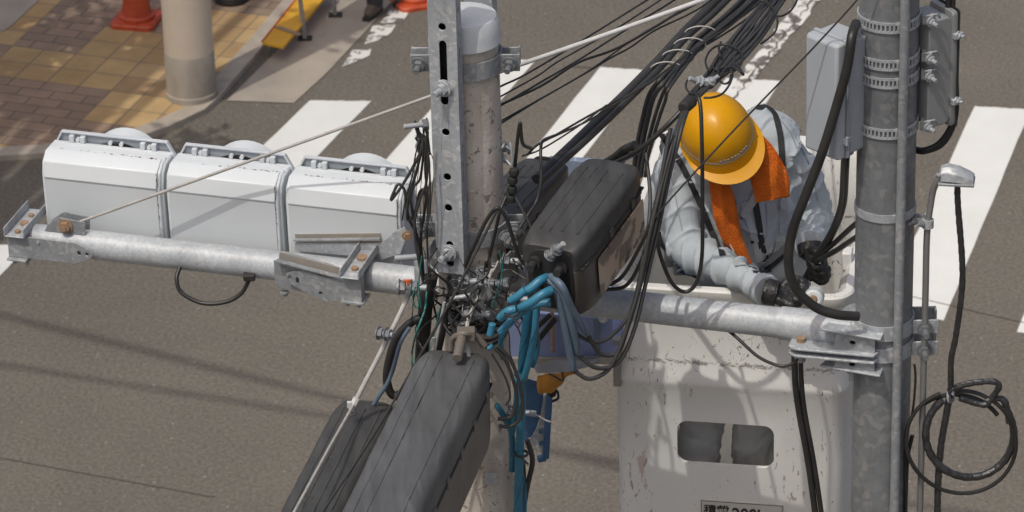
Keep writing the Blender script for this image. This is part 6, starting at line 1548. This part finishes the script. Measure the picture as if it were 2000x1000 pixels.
# ================================================================== OUT OF VIEW: what throws the shadows
def shadow_src(px, py, h): g0 = Z(px, py, 0); return g0+SUN*(h/SUN.z)
for k, (a, b, h, r) in enumerate((((-300, 505), (1150, 862), 11.5, .042), ((-300, 632), (1000, 835), 11.0, .032), ((1050, 838), (1500, 905), 11.5, .028))):
    if k == 2: continue
    p, q = shadow_src(*a, h), shadow_src(*b, h); d = (q-p); mb = MB()
    pts = [p-d*2+d*5*(i/30)-V((0, 0, .5*math.sin(math.pi*i/30))) for i in range(31)]
    mb.tube(pts, r, 8); tag(mb.build('overhead_cable', M['black_cable']), ('overhead cable high above the crossing', 'thinner overhead cable high above the crossing')[k], 'cable')
# cables parallel to the road over the pavement
rg = random.Random(2)
for k, (x, y, h, r) in enumerate(((30, 300, 7, .10), (85, 305, 7.5, .09), (125, 300, 7, .11), (-40, 300, 7.3, .09), (205, 280, 6.8, .06))):
    p = shadow_src(x, y, h); d = V((math.sin(R(19+k)), math.cos(R(19+k)), 0)); mb = MB(); mb.tube([p+d*s for s in range(-14, 20, 2)], r, 8)
    tag(mb.build('street_cable', M['black_cable']), 'cable strung high along the pavement', 'cable', 'cables high along the pavement')
def street_tree(base, h, R0, seed, label):
    rg = random.Random(seed); t = thing('street_tree', base, label, 'tree')
    mb = MB(); mb.tube([base, base+V((.05, 0, h*.3)), base+V((0, .08, h*.62))], [.14, .11, .07], 12)
    for k in range(9):
        a = rg.uniform(0, 6.28); s_ = base+V((0, .04, h*rg.uniform(.4, .6))); e = s_+V((math.cos(a)*R0*.7, math.sin(a)*R0*.7, h*rg.uniform(.15, .3))); mb.tube(cr_([s_, s_.lerp(e, .5)+V((0, 0, .15)), e], 4), [.045-.035*i/8 for i in range(9)], 6)
    mb.build('trunk', M['bark'], t)
    mb = MB(); clumps = [base+V((rg.gauss(0, R0*.45), rg.gauss(0, R0*.45), h*.72+rg.gauss(0, h*.1))) for _ in range(20)]
    for c in clumps:
        for k in range(60):
            p = c+V((rg.gauss(0, .16), rg.gauss(0, .16), rg.gauss(0, .14))); a = V((rg.uniform(-1, 1), rg.uniform(-1, 1), rg.uniform(-.6, .6))).normalized()*.09; b = a.cross(V((rg.uniform(-1, 1), rg.uniform(-1, 1), 1))).normalized()*.05
            mb.add([p-a, p+b, p+a, p-b], [(0, 1, 2, 3)])
    mb.build('crown', M['leaf'], t, smooth=False)
s1 = shadow_src(60, 40, 5.9); street_tree(V((s1.x, s1.y, PH)), 7.9, 1.3, 21, 'street tree farther along the pavement, left of the cone')
s1 = shadow_src(330, -60, 5.9); street_tree(V((s1.x-.3, s1.y, PH)), 7.9, 1.3, 31, 'street tree farthest along the pavement behind the beige column')
s1 = shadow_src(130, 130, 6.0); street_tree(V((s1.x, s1.y, PH)), 8.2, 1.5, 4, 'street tree on the pavement left of the beige column')
s1 = shadow_src(20, 330, 6.5); street_tree(V((s1.x-.6, s1.y-1, PH)), 7.6, 1.2, 9, 'street tree at the pavement corner nearer the poles')
